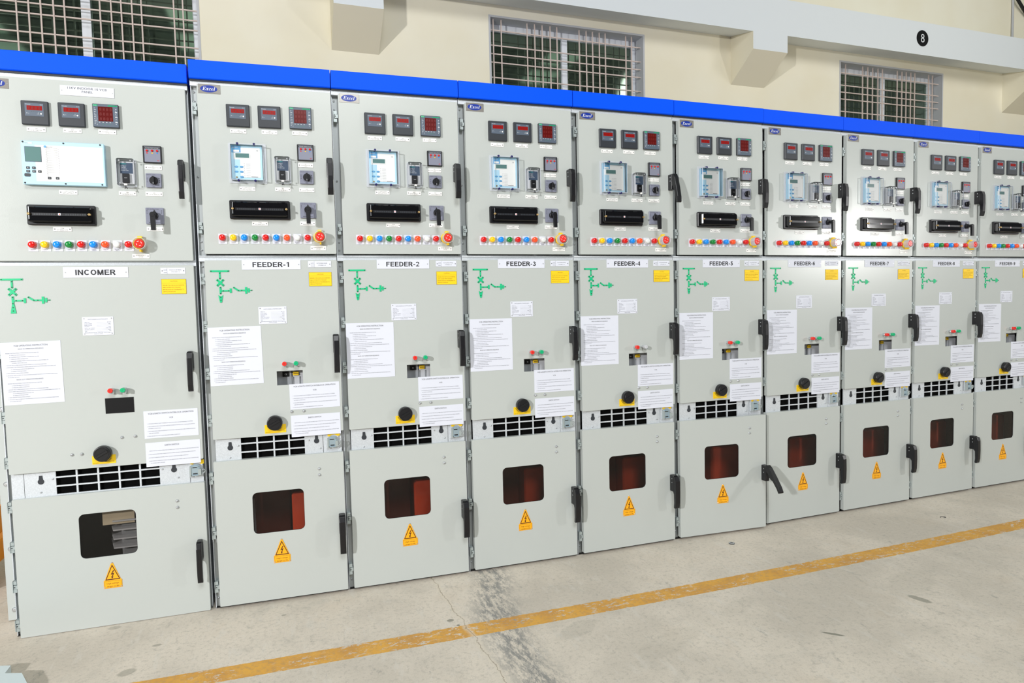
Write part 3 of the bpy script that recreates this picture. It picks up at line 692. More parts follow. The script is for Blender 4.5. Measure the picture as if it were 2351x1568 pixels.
OPER = [(.5, .930, .0072, 'c', 'VCB OPERATING INSTRUCTION', .56), (.5, .880, .0052, 'c', 'RACK IN OPERATION SEQUENCE', .42),
 (.08, .820, 0, 'l', 'ENSURE THE FOLLOWING THINGS BEFORE RACK IN THE VCB', .54), (.14, .788, 0, 'l', 'A. VCB IS IN TEST POSITION', .26), (.14, .757, 0, 'l', 'B. CONTROL PLUG IS PROPERLY CONNECTED TO VCB', .48), (.14, .726, 0, 'l', 'C. VCB IS IN OPEN CONDITION', .30), (.14, .693, 0, 'l', 'D. BREAKER CHAMBER FRONT DOOR SHOULD BE CLOSED PROPERLY BY', .64), (.17, .662, 0, 'l', 'CLOSING THE DOOR LOCK', .25),
 (.07, .628, 0, 'l', '1. ROTATE THE CLOSER IN RACK IN KEY SOCKET IN CLOCKWISE DIRECTION', .67), (.07, .595, 0, 'l', '2. NOW INSERT THE VCB RACKING HANDLE AND ROTATE IN CLOCKWISE DIRECTION UNTIL THE', .82), (.15, .562, 0, 'l', 'A. VCB POSITION INDICATOR SERVICE ON', .38), (.15, .531, 0, 'l', 'B. HANDLE STOPS ROTATING', .25), (.07, .500, 0, 'l', '3. NOW REMOVE THE RACKING HANDLE', .36), (.07, .466, 0, 'l', '4. ROTATE THE CLOSER OF THE RACKING SOCKET IN ANTI CLOCKWISE DIRECTION', .84), (.09, .435, 0, 'l', 'TO CLOSE THE SLOT', .19),
 (.45, .392, .0052, 'c', 'RACK OUT OPERATION SEQUENCE', .44),
 (.08, .337, 0, 'l', 'ENSURE THE FOLLOWING THINGS BEFORE RACK OUT THE VCB', .56), (.14, .304, 0, 'l', 'A. VCB IS IN SERVICE POSITION', .29), (.14, .273, 0, 'l', 'B. VCB IS IN OPEN CONDITION', .29), (.07, .240, 0, 'l', '1. ROTATE THE CLOSER IN RACK IN KEY SOCKET IN CLOCKWISE DIRECTION', .67), (.07, .209, 0, 'l', '2. NOW INSERT THE VCB RACKING HANDLE AND ROTATE ANTI CLOCKWISE DIRECTION UNTIL THE', .87), (.15, .178, 0, 'l', 'A. VCB POSITION INDICATOR TEST ON', .34), (.15, .147, 0, 'l', 'B. HANDLE STOPS ROTATING', .25), (.07, .116, 0, 'l', '3. NOW REMOVE THE RACKING HANDLE', .36), (.07, .083, 0, 'l', '4. ROTATE THE CLOSER OF THE RACKING SOCKET IN ANTI CLOCKWISE DIRECTION', .83), (.09, .052, 0, 'l', 'TO CLOSE THE SLOT', .19)]
VCB = [(.5, .87, .0072, 'c', 'VCB & EARTH SWITCH INTERLOCK OPERATION', .84), (.5, .70, .0062, 'c', 'VCB', .07),
 (.06, .52, 0, 'l', '1. VCB RACK IN/OUT NOT POSSIBLE IF VCB IS ON AND CAN BE MANUALLY STOPPED', .84), (.06, .42, 0, 'l', '2. VCB CAN BE RACKED IN FROM TEST POSITION TO SERVICE POSITION ONLY WHEN EARTH SWITCH', .87), (.08, .345, 0, 'l', 'IN OPEN CONDITION', .22), (.06, .245, 0, 'l', '3. VCB CANNOT BE CLOSED IN INTERMEDIATE POSITION, IT CAN ONLY BE CLOSED IN SERVICE POSITION', .88), (.08, .17, 0, 'l', 'AND TEST POSITION', .18), (.05, .07, 0, 'l', '4. VCB CAN BE RACK OUT WHEN BREAKER IS OPEN CONDITION', .60)]
EARTH = [(.48, .83, .0072, 'c', 'EARTH SWITCH', .26),
 (.07, .64, 0, 'l', 'EARTH SWITCH CAN BE OPERATED (CLOSED) ONLY WHEN THE VCB IS IN TEST/ISOLATED POSITION', .90), (.05, .50, 0, 'l', '2. VCB CAN BE RACKED ONLY WHEN E-SWITCH IS OPEN THE EARTH SWITCH IS IN OPEN CONDITION', .86), (.05, .36, 0, 'l', '3. IN VCB IS CLOSED/ON CHARGED, WHEN THE EARTH SWITCH IS IN OPEN CONDITION', .72), (.05, .22, 0, 'l', '4. EARTH SWITCH OPERATING HANDLE CAN BE OPERATED ONLY WHEN CABLE SIDE DEAD CONDITION AND', .91), (.08, .13, 0, 'l', 'TO CLOSE IS NOT DEFINED', .26)]
def sheet(par, name, x0, x1, z0, z1, lines, rot=0.0):
    W, H = x1 - x0, z1 - z0; o = None
    b = MB(); b.box(-W / 2, W / 2, 0.0004, -.0007, -H / 2, H / 2, 'paper')
    for fx, fz, h, al, t, fw in lines: b.text(t, -W / 2 + fx * W, -H / 2 + fz * H, h or .0033, -.0010, 'ink' if h else 'faint_ink', al, fw * W)
    o = b.build(name, par); o.location = ((x0 + x1) / 2, 0, (z0 + z1) / 2); o.rotation_euler = (0, rot, 0)
    return o

def mimic(par, x, z, block=False):
    """x, z: top-left of the T bar; one green line diagram with its rivets."""
    b = MB(); g = 'mimic_green'; y0, y1 = 0.0004, -.0022
    def bar(xa, za, xb, zb, w, y=y1):
        d = Vector((xb - xa, zb - za)).normalized(); nx, nz = -d.y * w / 2, d.x * w / 2
        b.prism([(xa - nx, za - nz), (xb - nx, zb - nz), (xb + nx, zb + nz), (xa + nx, za + nz)], y0, y, g)
    cx = x + .039
    bar(x, z - .004, x + .078, z - .004, .0075); bar(cx, z - .008, cx, z - .040, .0065, y1 + .0001)
    xc = cx + .0005; zc = z - .055
    bar(xc - .014, zc - .014, xc + .014, zc + .014, .0085); bar(xc - .014, zc + .014, xc + .014, zc - .014, .0085, y1 - .0002)
    bar(cx, z - .073, cx, z - .105, .0075); bar(cx + .003, z - .091, cx + .040, z - .091, .0065, y1 - .0001); bar(cx + .042, z - .081, cx + .042, z - .101, .0080)
    if block: b.prism([(cx - .003, z - .104), (cx - .010, z - .143), (cx + .010, z - .143), (cx + .004, z - .104)], y0, y1, g)
    else: b.prism([(cx - .0095, z - .110), (cx - .004, z - .143), (cx + .004, z - .143), (cx + .0095, z - .110), (cx, z - .117)], y0, y1 - .0002, g)
    bar(cx + .053, z - .076, cx + .072, z - .090, .0065); bar(cx + .070, z - .0905, cx + .104, z - .0905, .0065, y1 - .0001); bar(cx + .106, z - .076, cx + .106, z - .105, .0085); bar(cx + .117, z - .081, cx + .117, z - .100, .0070); bar(cx + .104, z - .0905, cx + .132, z - .0905, .0040, y1 + .0004)
    o = b.build('mimic_diagram', par)
    r = MB()
    for px, pz in ((x + .004, z - .004), (x + .074, z - .004), (cx, z - .013), (cx, z - .036), (xc - .011, zc - .011), (xc + .011, zc + .011), (xc - .011, zc + .011), (xc + .011, zc - .011), (cx, z - .077), (cx + .012, z - .091), (cx + .034, z - .091), (cx, z - .103), (cx, z - .119), (cx, z - .133), (cx + .056, z - .078), (cx + .074, z - .0905), (cx + .088, z - .0905), (cx + .128, z - .0905)): r.disc(px, pz, .0022, -.002, -.0034, 'rivet_dark', 8)
    r.build('rivets', o)
    return o

def warning_sign(par, x0, x1, z0, z1):
    b = MB(); W, H = x1 - x0, z1 - z0; cx = (x0 + x1) / 2; zt = z0 + H * .30
    b.prism([(x0, z0), (x1, z0), (x1, zt), (x0 + W * .93, zt + .004), (cx + .003, z1), (cx - .003, z1), (x0 + W * .07, zt + .004), (x0, zt)], 0.0004, -.0012, 'amber')
    A = [(x0 + W * .09, zt + .003), (x1 - W * .09, zt + .003), (cx, z1 - .008)]; g = Vector((cx, zt + .003 + (z1 - .011 - zt) / 3)); B = [tuple(g + (Vector(p) - g) * .83) for p in A]
    b.prism(A, -.0012, -.0015, 'warn_ink', [list(reversed(B))])
    gx, gz, s = cx, g.y + .001, H * .085
    b.prism([(gx + .3 * s, gz + 1.9 * s), (gx - .75 * s, gz - .1 * s), (gx + .1 * s, gz + .15 * s), (gx - .3 * s, gz - 1.0 * s), (gx - .65 * s, gz - .9 * s), (gx - .2 * s, gz - 2.0 * s), (gx + .35 * s, gz - 1.0 * s), (gx + .02 * s, gz - 1.0 * s), (gx + .75 * s, gz + .75 * s), (gx - .1 * s, gz + .45 * s), (gx + .75 * s, gz + 1.75 * s)], -.0012, -.0016, 'warn_ink')
    for t, f in (('High voltage', .165), ('danger to life', .055)): b.text(t, cx, z0 + H * f, .0052, -.0015, 'warn_ink', width=W * .66)
    b.prism(rrect(x0 + .003, x1 - .003, z0 + .003, zt - .002), -.0012, -.0014, 'warn_ink', [list(reversed(rrect(x0 + .0037, x1 - .0037, z0 + .0037, zt - .0027)))])
    for a, c in ((cx, z1 - .001), (x0 + .004, z0 + .005), (x1 - .004, z0 + .005)): b.disc(a, c, .0026, 0, -.0030, 'zinc', 8, .0006)
    return b.build('warning_sign', par)

def view_window(par, x0, x1, z0, z1):
    b = MB(); b.prism(rrect(x0 - .002, x1 + .002, z0 - .002, z1 + .002, .022, 5), 0.0046, 0.0036, 'black_plastic', [list(reversed(rrect(x0 + .0012, x1 - .0012, z0 + .0012, z1 - .0012, .021, 5)))])
    b.prism(rrect(x0 - .008, x1 + .008, z0 - .008, z1 + .008), 0.009, 0.0056, 'tinted_glass')
    return b.build('viewing_window', par)

def bolt(par, x, z, r=.0062, name='bolt'):
    b = MB(); b.disc(x, z, r * 1.05, 0.0, -.0015, 'zinc', 14, .0004); b.lathe(x, z, [(r * .85, -.0015), (r * .82, -.004), (r * .6, -.0062), (r * .25, -.0070)], 'zinc', 12)
    b.box(x - r * .5, x + r * .5, -.0066, -.0072, z - .0005, z + .0005, 'dark_steel')
    return b.build(name, par)

def push_knob(par, x, z, colr, sym):
    b = MB(); b.lathe(x, z, [(.0085, 0), (.0085, -.020)], 'zinc', 14); b.box(x + .003, x + .0135, -.006, -.030, z - .012, z + .003, 'hinge_zinc')
    b.box(x - .003, x + .004, -.008, -.016, z - .016, z - .004, 'zinc')
    o = b.build('push_button', par)
    q = MB(); q.lathe(x, z, [(.0102, -.018), (.0104, -.034), (.0092, -.037)], colr, 18, smooth=False); q.text(sym, x, z - .003, .006, -.0373, 'warn_ink' if sym == 'O' else 'ink'); q.build('button_cap', o)
    return o

def rotary_knob(par, cx, cz, plate):
    x0, x1, z0, z1 = plate
    b = MB(); b.box(x0, x1, 0.0004, -.0010, z0, z1, 'yellow'); b.text('SERVICE', x0 + .003, z0 + .003, .0036, -.0013, 'caution_ink', 'l', .020); b.text('TEST', x1 - .003, z0 + .006, .0036, -.0013, 'caution_ink', 'r', .010)
    pts = []; 
    for k in range(9): a = math.radians(205 + k * 14); pts.append((cx + .0385 * math.cos(a), cz + .0385 * math.sin(a)))
    for k in reversed(range(9)): a = math.radians(205 + k * 14); pts.append((cx + .0365 * math.cos(a), cz + .0365 * math.sin(a)))
    b.prism(pts, -.0009, -.0013, 'ink')
    o = b.build('position_plate', par); o['label'] = 'yellow plate reading SERVICE and TEST'
    q = MB(); q.lathe(cx, cz, [(.030, -.001), (.0335, -.004), (.0335, -.026), (.0315, -.029), (.0300, -.0295)], 'black_plastic', 28, smooth=False)
    q.disc(cx, cz, .026, -.029, -.0305, 'black_plastic', 24, .001)
    g = MB(); g.slab(-.0255, .0255, -.0055, .0055, -.030, -.0345, 'black_plastic', .004, .001, 3); g.move(Matrix.Translation((cx, 0, cz)) @ Matrix.Rotation(math.radians(-28), 4, 'Y'))
    n = len(q.v); q.v += g.v; q.f += [tuple(i + n for i in f) for f in g.f]; q.m += [q.mi(g.mats[i]) for i in g.m]; q.s += g.s
    q.build('rotary_knob', par)

def keyhole_pts(cx, cz, r=.0118):
    pts = [(cx + r * math.cos(math.radians(a)), cz + r * math.sin(math.radians(a))) for a in range(-230, 51, 20)]
    return [(cx - .006, cz + r + .014), ] + pts + [(cx + .006, cz + r + .014)]

def latch(par, x0, z0):
    """zinc padlock hasp with yellow sticker above it."""
    b = MB(); W, H = .056, .078
    b.slab(x0, x0 + W, z0, z0 + H, .016, .012, 'galvanized', .002, .0006, 2)
    o = b.build('latch', par)
    q = MB(); q.box(x0 + .004, x0 + .010, .012, -.004, z0 + .006, z0 + .052, 'hinge_zinc'); q.slab(x0 + .008, x0 + .046, z0 + .010, z0 + .060, .006, .000, 'zinc_blue', .010, .001, 4); q.box(x0 + .014, x0 + .040, .0, -.010, z0 + .050, z0 + .054, 'zinc_blue'); q.box(x0 + .014, x0 + .040, .0, -.008, z0 + .010, z0 + .014, 'zinc_blue'); q.box(x0 + .016, x0 + .034, .0, -.0006, z0 + .044, z0 + .048, 'inner_dark'); q.box(x0 + .018, x0 + .036, .0, -.0006, z0 + .016, z0 + .021, 'inner_dark')
    q.box(x0 + .040, x0 + .052, .012, -.010, z0 + .012, z0 + .040, 'hinge_zinc'); q.tube([(x0 + .052, -.004, z0 + .036), (x0 + .064, -.004, z0 + .037), (x0 + .068, -.004, z0 + .028), (x0 + .062, -.004, z0 + .020), (x0 + .052, -.004, z0 + .020)], .0018, 'hinge_zinc', 6)
    q.build('hasp', o)
    s = MB(); s.prism([(x0 + .006, z0 + .078), (x0 + .006, z0 + .060)] + [(x0 + .033 + .018 * math.cos(math.radians(a)), z0 + .054 + .012 * math.sin(math.radians(a))) for a in range(160, 19, -20)] + [(x0 + .062, z0 + .060), (x0 + .062, z0 + .078)], .0118, .0110, 'yellow')
    s.text('CLOSE', x0 + .034, z0 + .070, .0042, .0107, 'caution_ink', width=.022); s.build('sticker', o)
    return o

def vent_plate(par, x0, x1, z0, z1, holes_x, rows, kh, xs, xl=None):
    """galvanised cross plate with the louvre openings; y = 0.020 in front of the frame."""
    b = MB(); Y = 0.018; holes = []
    hx0, hx1, n = holes_x; w = (hx1 - hx0) / n
    for i in range(n):
        for (a, c) in rows: holes.append(list(reversed(rrect(hx0 + i * w + .0035, hx0 + (i + 1) * w - .0035, a, c))))
    b.prism(rrect(x0, xs, z0, z1), .024, Y, 'galvanized', holes); b.slab(xs + .002, x1, z0, z1, .024, Y, 'galvanized')
    if xl: b.box(xl, xl + .0012, Y + .001, Y - .0006, z0, z1, 'dark_steel')
    # black sheet added behind the openings to paint the shade inside
    b.box(hx0 - .004, hx1 + .004, .036, .034, rows[-1][0] - .004, rows[0][1] + .004, 'vent_shade')
    o = b.build('vent_plate', par)
    for cx, cz in kh:
        q = MB(); q.prism(list(reversed(keyhole_pts(cx, cz))), Y, Y - .0012, 'bezel'); q.build('keyhole_cover', o)
    for px, pz in ((kh[0][0] - .002, z0 + .020), (kh[0][0] - .004, z1 - .010), (kh[1][0] + .016, z0 + .030), (kh[1][0] + .010, z1 - .008), (hx0 - .008, (z0 + z1) / 2 + .008), (hx1 + .008, (z0 + z1) / 2 + .008)):
        q = MB(); q.lathe(px, pz, [(.0040, Y), (.0036, Y - .003), (.0018, Y - .0042)], 'zinc', 10); q.build('screw', o)
    return o

def cabinet(par, x0, x1, zt, zmid, zl, z_ll, lw, rw, depth=1.45):
    """sheet steel carcass: sides, back, roof, shelves and the front frame the doors close on."""
    b = MB(); f = .030; g = 'galvanized'; e = .0015
    b.box(x0 + e, x0 + e + .003, depth, f, 0.0, zt, g); b.box(x1 - e - .003, x1 - e, depth, f, 0.0, zt, g)
    b.box(x0 + e, x1 - e, depth, depth - .003, 0.0, zt, g); b.box(x0 + e, x1 - e, depth, f, zt - .003, zt, g); b.box(x0 + e, x1 - e, depth, f, 0.0, .004, 'inner_dark')
    for z in (zmid, z_ll, zl): b.box(x0 + e, x1 - e, depth, f + .012, z - .004, z, g if z == zmid else 'inner_dark')
    # front frame: posts and rails
    b.box(x0 + e, x0 + lw, f + .03, f + .010, .006, zt, 'post_steel'); b.box(x1 - rw, x1 - e, f + .03, f + .010, .006, zt, 'post_steel')
    b.box(x0 + e, x1 - e, f + .02, f - .012, zt - .022, zt, g); b.box(x0 + e, x1 - e, f + .02, f - .004, zmid - .012, zmid + .014, g)
    b.box(x0 + .002, x1 - .002, f + .10, f + .03, 0.0, .05, 'inner_dark')  # base rail, coloured dark for the shade in the gap under the doors
    # rolled bead on the middle rail
    b.tube([(x0 + .004, f - .006, zmid + .010), (x1 - .004, f - .006, zmid + .010)], .004, g, 8)
    # frame screws
    for pz in (zt - .045, zt - .085, zmid + .075, zmid + .038, zmid - .035, 1.95, .045):
        b.lathe(x0 + .014, pz, [(.0045, f + .010), (.0042, f + .007), (.0020, f + .0058)], 'zinc', 8); b.disc(x0 + .014, pz, .0016, f + .006, f + .0055, 'ink', 6)
    return b.build('cabinet_frame', par)

def roof_cap(par, x0, x1, z0, z1):
    b = MB(); y = -.0015; p = []
    prof = [(1.44, z1), (y + .003, z1), (y, z1 - .003), (y, z0 + .004), (y + .004, z0 + .0005), (y + .014, z0)]
    n = len(b.v)
    for x in (x0 + .0018, x1 - .0018): b.v += [(x, a, c) for a, c in prof]
    K = len(prof)
    for k in range(K - 1): b.idx((n + k, n + k + 1, n + K + k + 1, n + K + k), 'blue_paint')
    b.idx([n + k for k in range(K)], 'blue_paint'); b.idx([n + K + k for k in reversed(range(K))], 'blue_paint')
    b.box(x0 + .003, x1 - .003, .03, .010, z0 - .006, z0 + .001, 'dark_steel')
    return b.build('roof_cap', par)

def logo(par, x0, x1, z0, z1):
    b = MB(); b.slab(x0, x1, z0, z1, .0004, -.0012, 'logo_plate', .0005, .0003, 1)
    for a in (x0 + .004, x1 - .004): b.disc(a, (z0 + z1) / 2, .0015, -.001, -.002, 'rivet', 6)
    o = b.build('logo_plate', par)
    q = MB(); cx, cz = x0 + (x1 - x0) * .48, (z0 + z1) / 2; q.prism(circ(cx, cz, .0345, 28, .0150), -.0012, -.0018, 'logo_blue')
    # italic lettering: shear upright glyphs
    serif_word(q, cx, cz - .0068, .0145, .049, -.0021, 'white_ink')
    q.build('emblem', o)
    return o

def interior(par, x0, x1, kind):
    b = MB()
    if kind == 'feeder':
        b.box(x0 + .05, x1 - .05, .62, .60, .10, .62, 'barrier_brown'); b.box(x0 + .02, x1 - .02, .64, .63, .01, .66, 'inner_dark')
        b.box(x0 + .10, x0 + .345, .25, .24, .12, .46, 'barrier_brown'); b.slab(x0 + .355, x0 + .57, .12, .465, .40, .17, 'barrier_red', .02, .008, 4)
        b.box(x0 + .17, x0 + .178, .25, .22, .20, .44, 'galvanized')
        return b.build('phase_barrier', par)
    b.box(x0 + .02, x1 - .02, .54, .53, .01, .56, 'inner_grey'); b.box(x0 + .325, x0 + .45, .08, .07, .425, .52, 'beige_sheet')
    for k in range(4):
        zc = .315 + .040 * k
        b.rings([(rrect(x0 + .325, x0 + .50, zc, zc + .010, .003), .20), (rrect(x0 + .365, x0 + .46, zc + .002, zc + .008, .002), .060)], 'inner_light', cap0=True)
    b.slab(x0 + .385, x0 + .475, .10, .42, .24, .11, 'inner_grey', .02, .01, 3)
    return b.build('insulator_stack', par)

def breaker_face(par, x0, x1, z0, z1):
    b = MB(); Y = .05
    b.box(x0 - .03, x0 + .062, Y + .01, Y, z0 - .02, z1 + .03, 'inner_grey'); b.box(x0 + .066, x1 + .06, Y + .012, Y + .004, z0 - .02, z1 + .03, 'inner_light')
    b.box(x0 + .022, x0 + .050, Y, Y - .004, z0 + .034, z0 + .056, 'sign_black'); b.text('O', x0 + .036, z0 + .041, .008, Y - .0045, 'white_ink')
    b.slab(x0 + .068, x0 + .094, z0 + .038, z0 + .056, Y + .006, Y - .004, 'yellow', .001, .001, 1); b.box(x0 + .070, x0 + .092, Y - .004, Y - .0044, z0 + .044, z0 + .048, 'caution_ink')
    b.box(x0 + .064, x0 + .068, Y + .006, Y - .002, z0 - .02, z0 + .032, 'inner_grey'); b.box(x0 + .095, x0 + .098, Y + .006, Y - .002, z0 - .02, z0 + .032, 'inner_grey')
    return b.build('breaker_face', par)

LAMPS = [('lamp_red', ['R PHASE']), ('lamp_yellow', ['Y PHASE']), ('lamp_blue', ['B PHASE']), ('lamp_green', ['VCB OPEN']), ('lamp_red', ['VCB CLOSE']), ('lamp_blue', ['SPRING', 'CHARGED']), ('lamp_orange', ['VCB TRIP']), ('lamp_white', ['TRIP CIRCUIT', 'HEALTHY']), ('lamp_red', ['ALARM ON'])]

def build_feeder():
    P = empty('switchgear_panel', (0, 0, 0))
    roof_cap(P, 0.0, 0.6, 2.365, 2.446); cabinet(P, 0, 0.6, 2.362, 1.590, 0.806, 0.664, 0.032, 0.012)
    up = door_leaf('upper_door', P, .031, .592, 1.609, 2.343)
    md = door_leaf('middle_door', P, .0275, .5925, .781, 1.581, [list(reversed(rrect(.308, .421, 1.011, 1.076)))])
    lo = door_leaf('lower_door', P, .0235, .5885, .015, .681, [list(reversed(rrect(.180, .404, .332, .524, .022, 5)))])
    for d, hs in ((up, ((2.216, 2.266), (1.700, 1.749))), (md, ((1.476, 1.523), (1.265, 1.313), (1.052, 1.102), (.841, .891))), (lo, ((.578, .630), (.327, .380), (.080, .130)))):
        for a, c in hs: on_door(d, hinge(d, .017 if d is not lo else .011, a, c))
    on_door(up, handle(up, .561, .589, 1.873, 2.041)); on_door(md, handle(md, .560, .588, 1.060, 1.237)); on_door(lo, handle(lo, .556, .586, .205, .387))
    logo(P, .037, .126, 2.304, 2.344)
    plain_meter(P, .146, 2.166, 'V ~', 'voltmeter'); plain_meter(P, .276, 2.167, 'A ~', 'ammeter'); power_meter(P, .408, 2.169)
    name_tag(P, .192, 2.1485, ['VM', 'VOLTMETER']); name_tag(P, .322, 2.1505, ['AM', 'AMMETER']); name_tag(P, .4515, 2.1525, ['MFM', 'MULTIFUNCTION', 'METER'])
    feeder_relay(P, .147, 1.921); trip_relay(P, .336, 1.923); phase_indicator(P, .436, 2.029); selector(P, .443, 1.925)
    name_tag(P, .219, 1.8975, ['51 DIRECTIONAL', 'OVER CURRENT &', 'EARTH FAULT RELAY']); name_tag(P, .3685, 1.8985, ['86', 'MASTER TRIP RELAY']); name_tag(P, .4705, 2.010, ['PI', 'PHASE INDICATOR', 'UNIT']); name_tag(P, .4715, 1.899, ['SS', 'LOCAL REMOTE'])
    terminal_block(P, .142, .396, 1.762, 1.845); name_tag(P, .265, 1.744, ['TTB', 'TEST TERMINAL BLOCK']); name_tag(P, .470, 1.747, ['TNC', 'BREAKER CONTROL SWITCH']); control_switch(P, .439, 1.771)
    for k, (c, t) in enumerate(LAMPS): lamp(P, .107 + .0450 * k, 1.680 + .0002 * k, c, t)
    stop_button(P, .521, 1.685); name_tag(P, .512, 1.635, ['EMERGENCY', 'STOP'], .068, .019)
    circuit_plate(P, .464, .566, 1.548, 1.576, 'OUTGOING PANEL', 'CTR:400/1-1A'); caution_plate(P, .466, .565, 1.462, 1.524)
    mimic(P, .049, 1.537); rating_plate(P, .242, .362, 1.293, 1.371)
    sheet(P, 'instruction_sheet', .028, .250, 1.024, 1.285, OPER); sheet(P, 'interlock_sheet', .360, .582, .896, 1.014, VCB); sheet(P, 'earth_switch_sheet', .361, .581, .768, .868, EARTH)
    push_knob(P, .344, 1.111, 'stop_red', 'O'); push_knob(P, .394, 1.111, 'btn_green', 'I'); breaker_face(P, .308, .421, 1.011, 1.076)
    bolt(P, .366, .886); bolt(P, .419, .886)
    rotary_knob(P, .291, .842, (.246, .338, .793, .832))
    vent_plate(P, .034, .590, .672, .800, (.137, .427, 4), ((.754, .786), (.715, .748), (.677, .709)), ((.095, .737), (.470, .738)), .505)
    latch(P, .514, .697); interior(P, 0, .6, 'feeder')
    on_door(lo, view_window(lo, .180, .404, .332, .524)); on_door(lo, warning_sign(lo, .261, .334, .187, .297)); on_door(lo, bolt(lo, .477, .580)); on_door(lo, bolt(lo, .477, .609))
    return P

def build_incomer():
    P = empty('switchgear_panel', (0, 0, 0))
    roof_cap(P, -.800, .011, 2.347, 2.427); cabinet(P, -.755, .008, 2.344, 1.570, .726, .582, .022, .012)
    up = door_leaf('upper_door', P, -.738, .000, 1.580, 2.322); md = door_leaf('middle_door', P, -.735, .000, .698, 1.561); lo = door_leaf('lower_door', P, -.732, .000, .002, .592, [list(reversed(rrect(-.496, -.279, .308, .502, .022, 5)))])
    for d, hs in ((up, ((2.19, 2.24), (1.67, 1.72))), (md, ((1.44, 1.49), (1.18, 1.23), (.911, .959), (.721, .767))), (lo, ((.535, .580), (.366, .410), (.196, .244), (.028, .076)))):
        for a, c in hs: on_door(d, hinge(d, -.744, a, c))
    on_door(up, handle(up, -.038, -.015, 1.842, 2.011)); on_door(md, handle(md, -.041, -.018, 1.008, 1.183)); on_door(lo, handle(lo, -.042, -.018, .150, .334))
    logo(P, -.7345, -.646, 2.273, 2.312); title_plate(P, -.467, -.271, 2.262, 2.302, (('11KV INDOOR 10 VCB', .142), ('PANEL', .040)))
    plain_meter(P, -.606, 2.132, 'V ~', 'voltmeter'); plain_meter(P, -.477, 2.133, 'A ~', 'ammeter'); power_meter(P, -.352, 2.136)
    name_tag(P, -.5595, 2.116, ['VM', 'VOLTMETER']); name_tag(P, -.431, 2.118, ['AM', 'AMMETER']); name_tag(P, -.304, 2.120, ['MFM', 'MULTIFUNCTION', 'METER'])
    incomer_relay(P, -.610, -.315, 1.889, 2.064); trip_relay(P, -.273, 1.891); phase_indicator(P, -.174, 1.997); selector(P, -.168, 1.893)
    name_tag(P, -.4595, 1.864, ['51 DIRECTIONAL', 'OVER CURRENT &', 'EARTH FAULT RELAY']); name_tag(P, -.241, 1.8665, ['86', 'MASTER TRIP RELAY']); name_tag(P, -.138, 1.979, ['PI', 'PHASE INDICATOR', 'UNIT']); name_tag(P, -.140, 1.867, ['SS', 'LOCAL REMOTE'])
    terminal_block(P, -.608, -.362, 1.727, 1.809); name_tag(P, -.489, 1.7115, ['TTB', 'TEST TERMINAL BLOCK']); name_tag(P, -.1425, 1.7165, ['TNC', 'BREAKER CONTROL SWITCH']); control_switch(P, -.176, 1.737)
    for k, (c, t) in enumerate(LAMPS): lamp(P, -.5965 + .0437 * k, 1.646 + .0004 * k, c, t)
    stop_button(P, -.201, 1.651); name_tag(P, -.2035, 1.6005, ['EMERGENCY', 'STOP'], .066, .018)
    circuit_plate(P, -.131, -.034, 1.523, 1.550, 'INCOMER', 'CTR:1000/1-1A'); caution_plate(P, -.130, -.034, 1.437, 1.500); nameplate(P, -.496, -.256, 1.510, 1.554, 'INCOMER', .148)
    mimic(P, -.719, 1.509, True); rating_plate(P, -.438, -.322, 1.266, 1.344)
    sheet(P, 'instruction_sheet', -.734, -.520, .989, 1.248, OPER, -.012); sheet(P, 'interlock_sheet', -.228, -.013, .807, .928, VCB); sheet(P, 'earth_switch_sheet', -.227, -.010, .682, .788, EARTH)
    push_knob(P, -.342, 1.029, 'stop_red', 'O'); push_knob(P, -.295, 1.029, 'btn_green', 'I')
    b = MB(); b.box(-.371, -.262, .0004, -.0008, .928, .994, 'sign_black'); b.build('blanking_plate', P)['label'] = 'matt black rectangular plate'
    for x, z in ((-.315, .821), (-.264, .822), (-.505, .762), (-.469, .762)): bolt(P, x, z)
    rotary_knob(P, -.387, .760, (-.432, -.343, .713, .750))
    vent_plate(P, -.7335, -.004, .590, .720, (-.578, -.177, 5), ((.671, .703), (.633, .665), (.596, .627)), ((-.629, .655), (-.123, .656)), -.060, -.690)
    latch(P, -.062, .615); interior(P, -.75, .0, 'incomer')
    on_door(lo, view_window(lo, -.496, -.279, .308, .502)); on_door(lo, warning_sign(lo, -.416, -.346, .166, .278)); on_door(lo, bolt(lo, -.114, .490)); on_door(lo, bolt(lo, -.114, .519))
    b = MB(); b.box(-.842, -.757, 1.42, .20, .006, 2.33, 'door_paint')
    for z in (.055, .33, .62, .95, 1.3, 1.7): b.lathe(-.815, z, [(.010, .20), (.010, .192), (.006, .188)], 'zinc', 10)
    b.build('side_cover', P)
    return P

# ------------------------------------------------------------------ the row of panels
inc = build_incomer(); inc.location = (-0.013, 0.0545, 0); inc.rotation_euler = (0, 0, -0.0261)
tag(inc, 'wide grey incomer panel with the INCOMER nameplate at the left end of the row', 'electrical panel', 'switchgear panels in the row')

POSE = [(.00461, .03877, -.0477), (-.00268, .01069, -.03044), (-.00494, -.00864, -.0171), (-.00165, -.01866, -.00591), (.00025, -.02036, .00162), (.00177, -.01546, .0137), (.00426, -.00551, .0162), (.00349, .00712, .01733), (.00294, .01948, .01232)]
feeder = build_feeder()
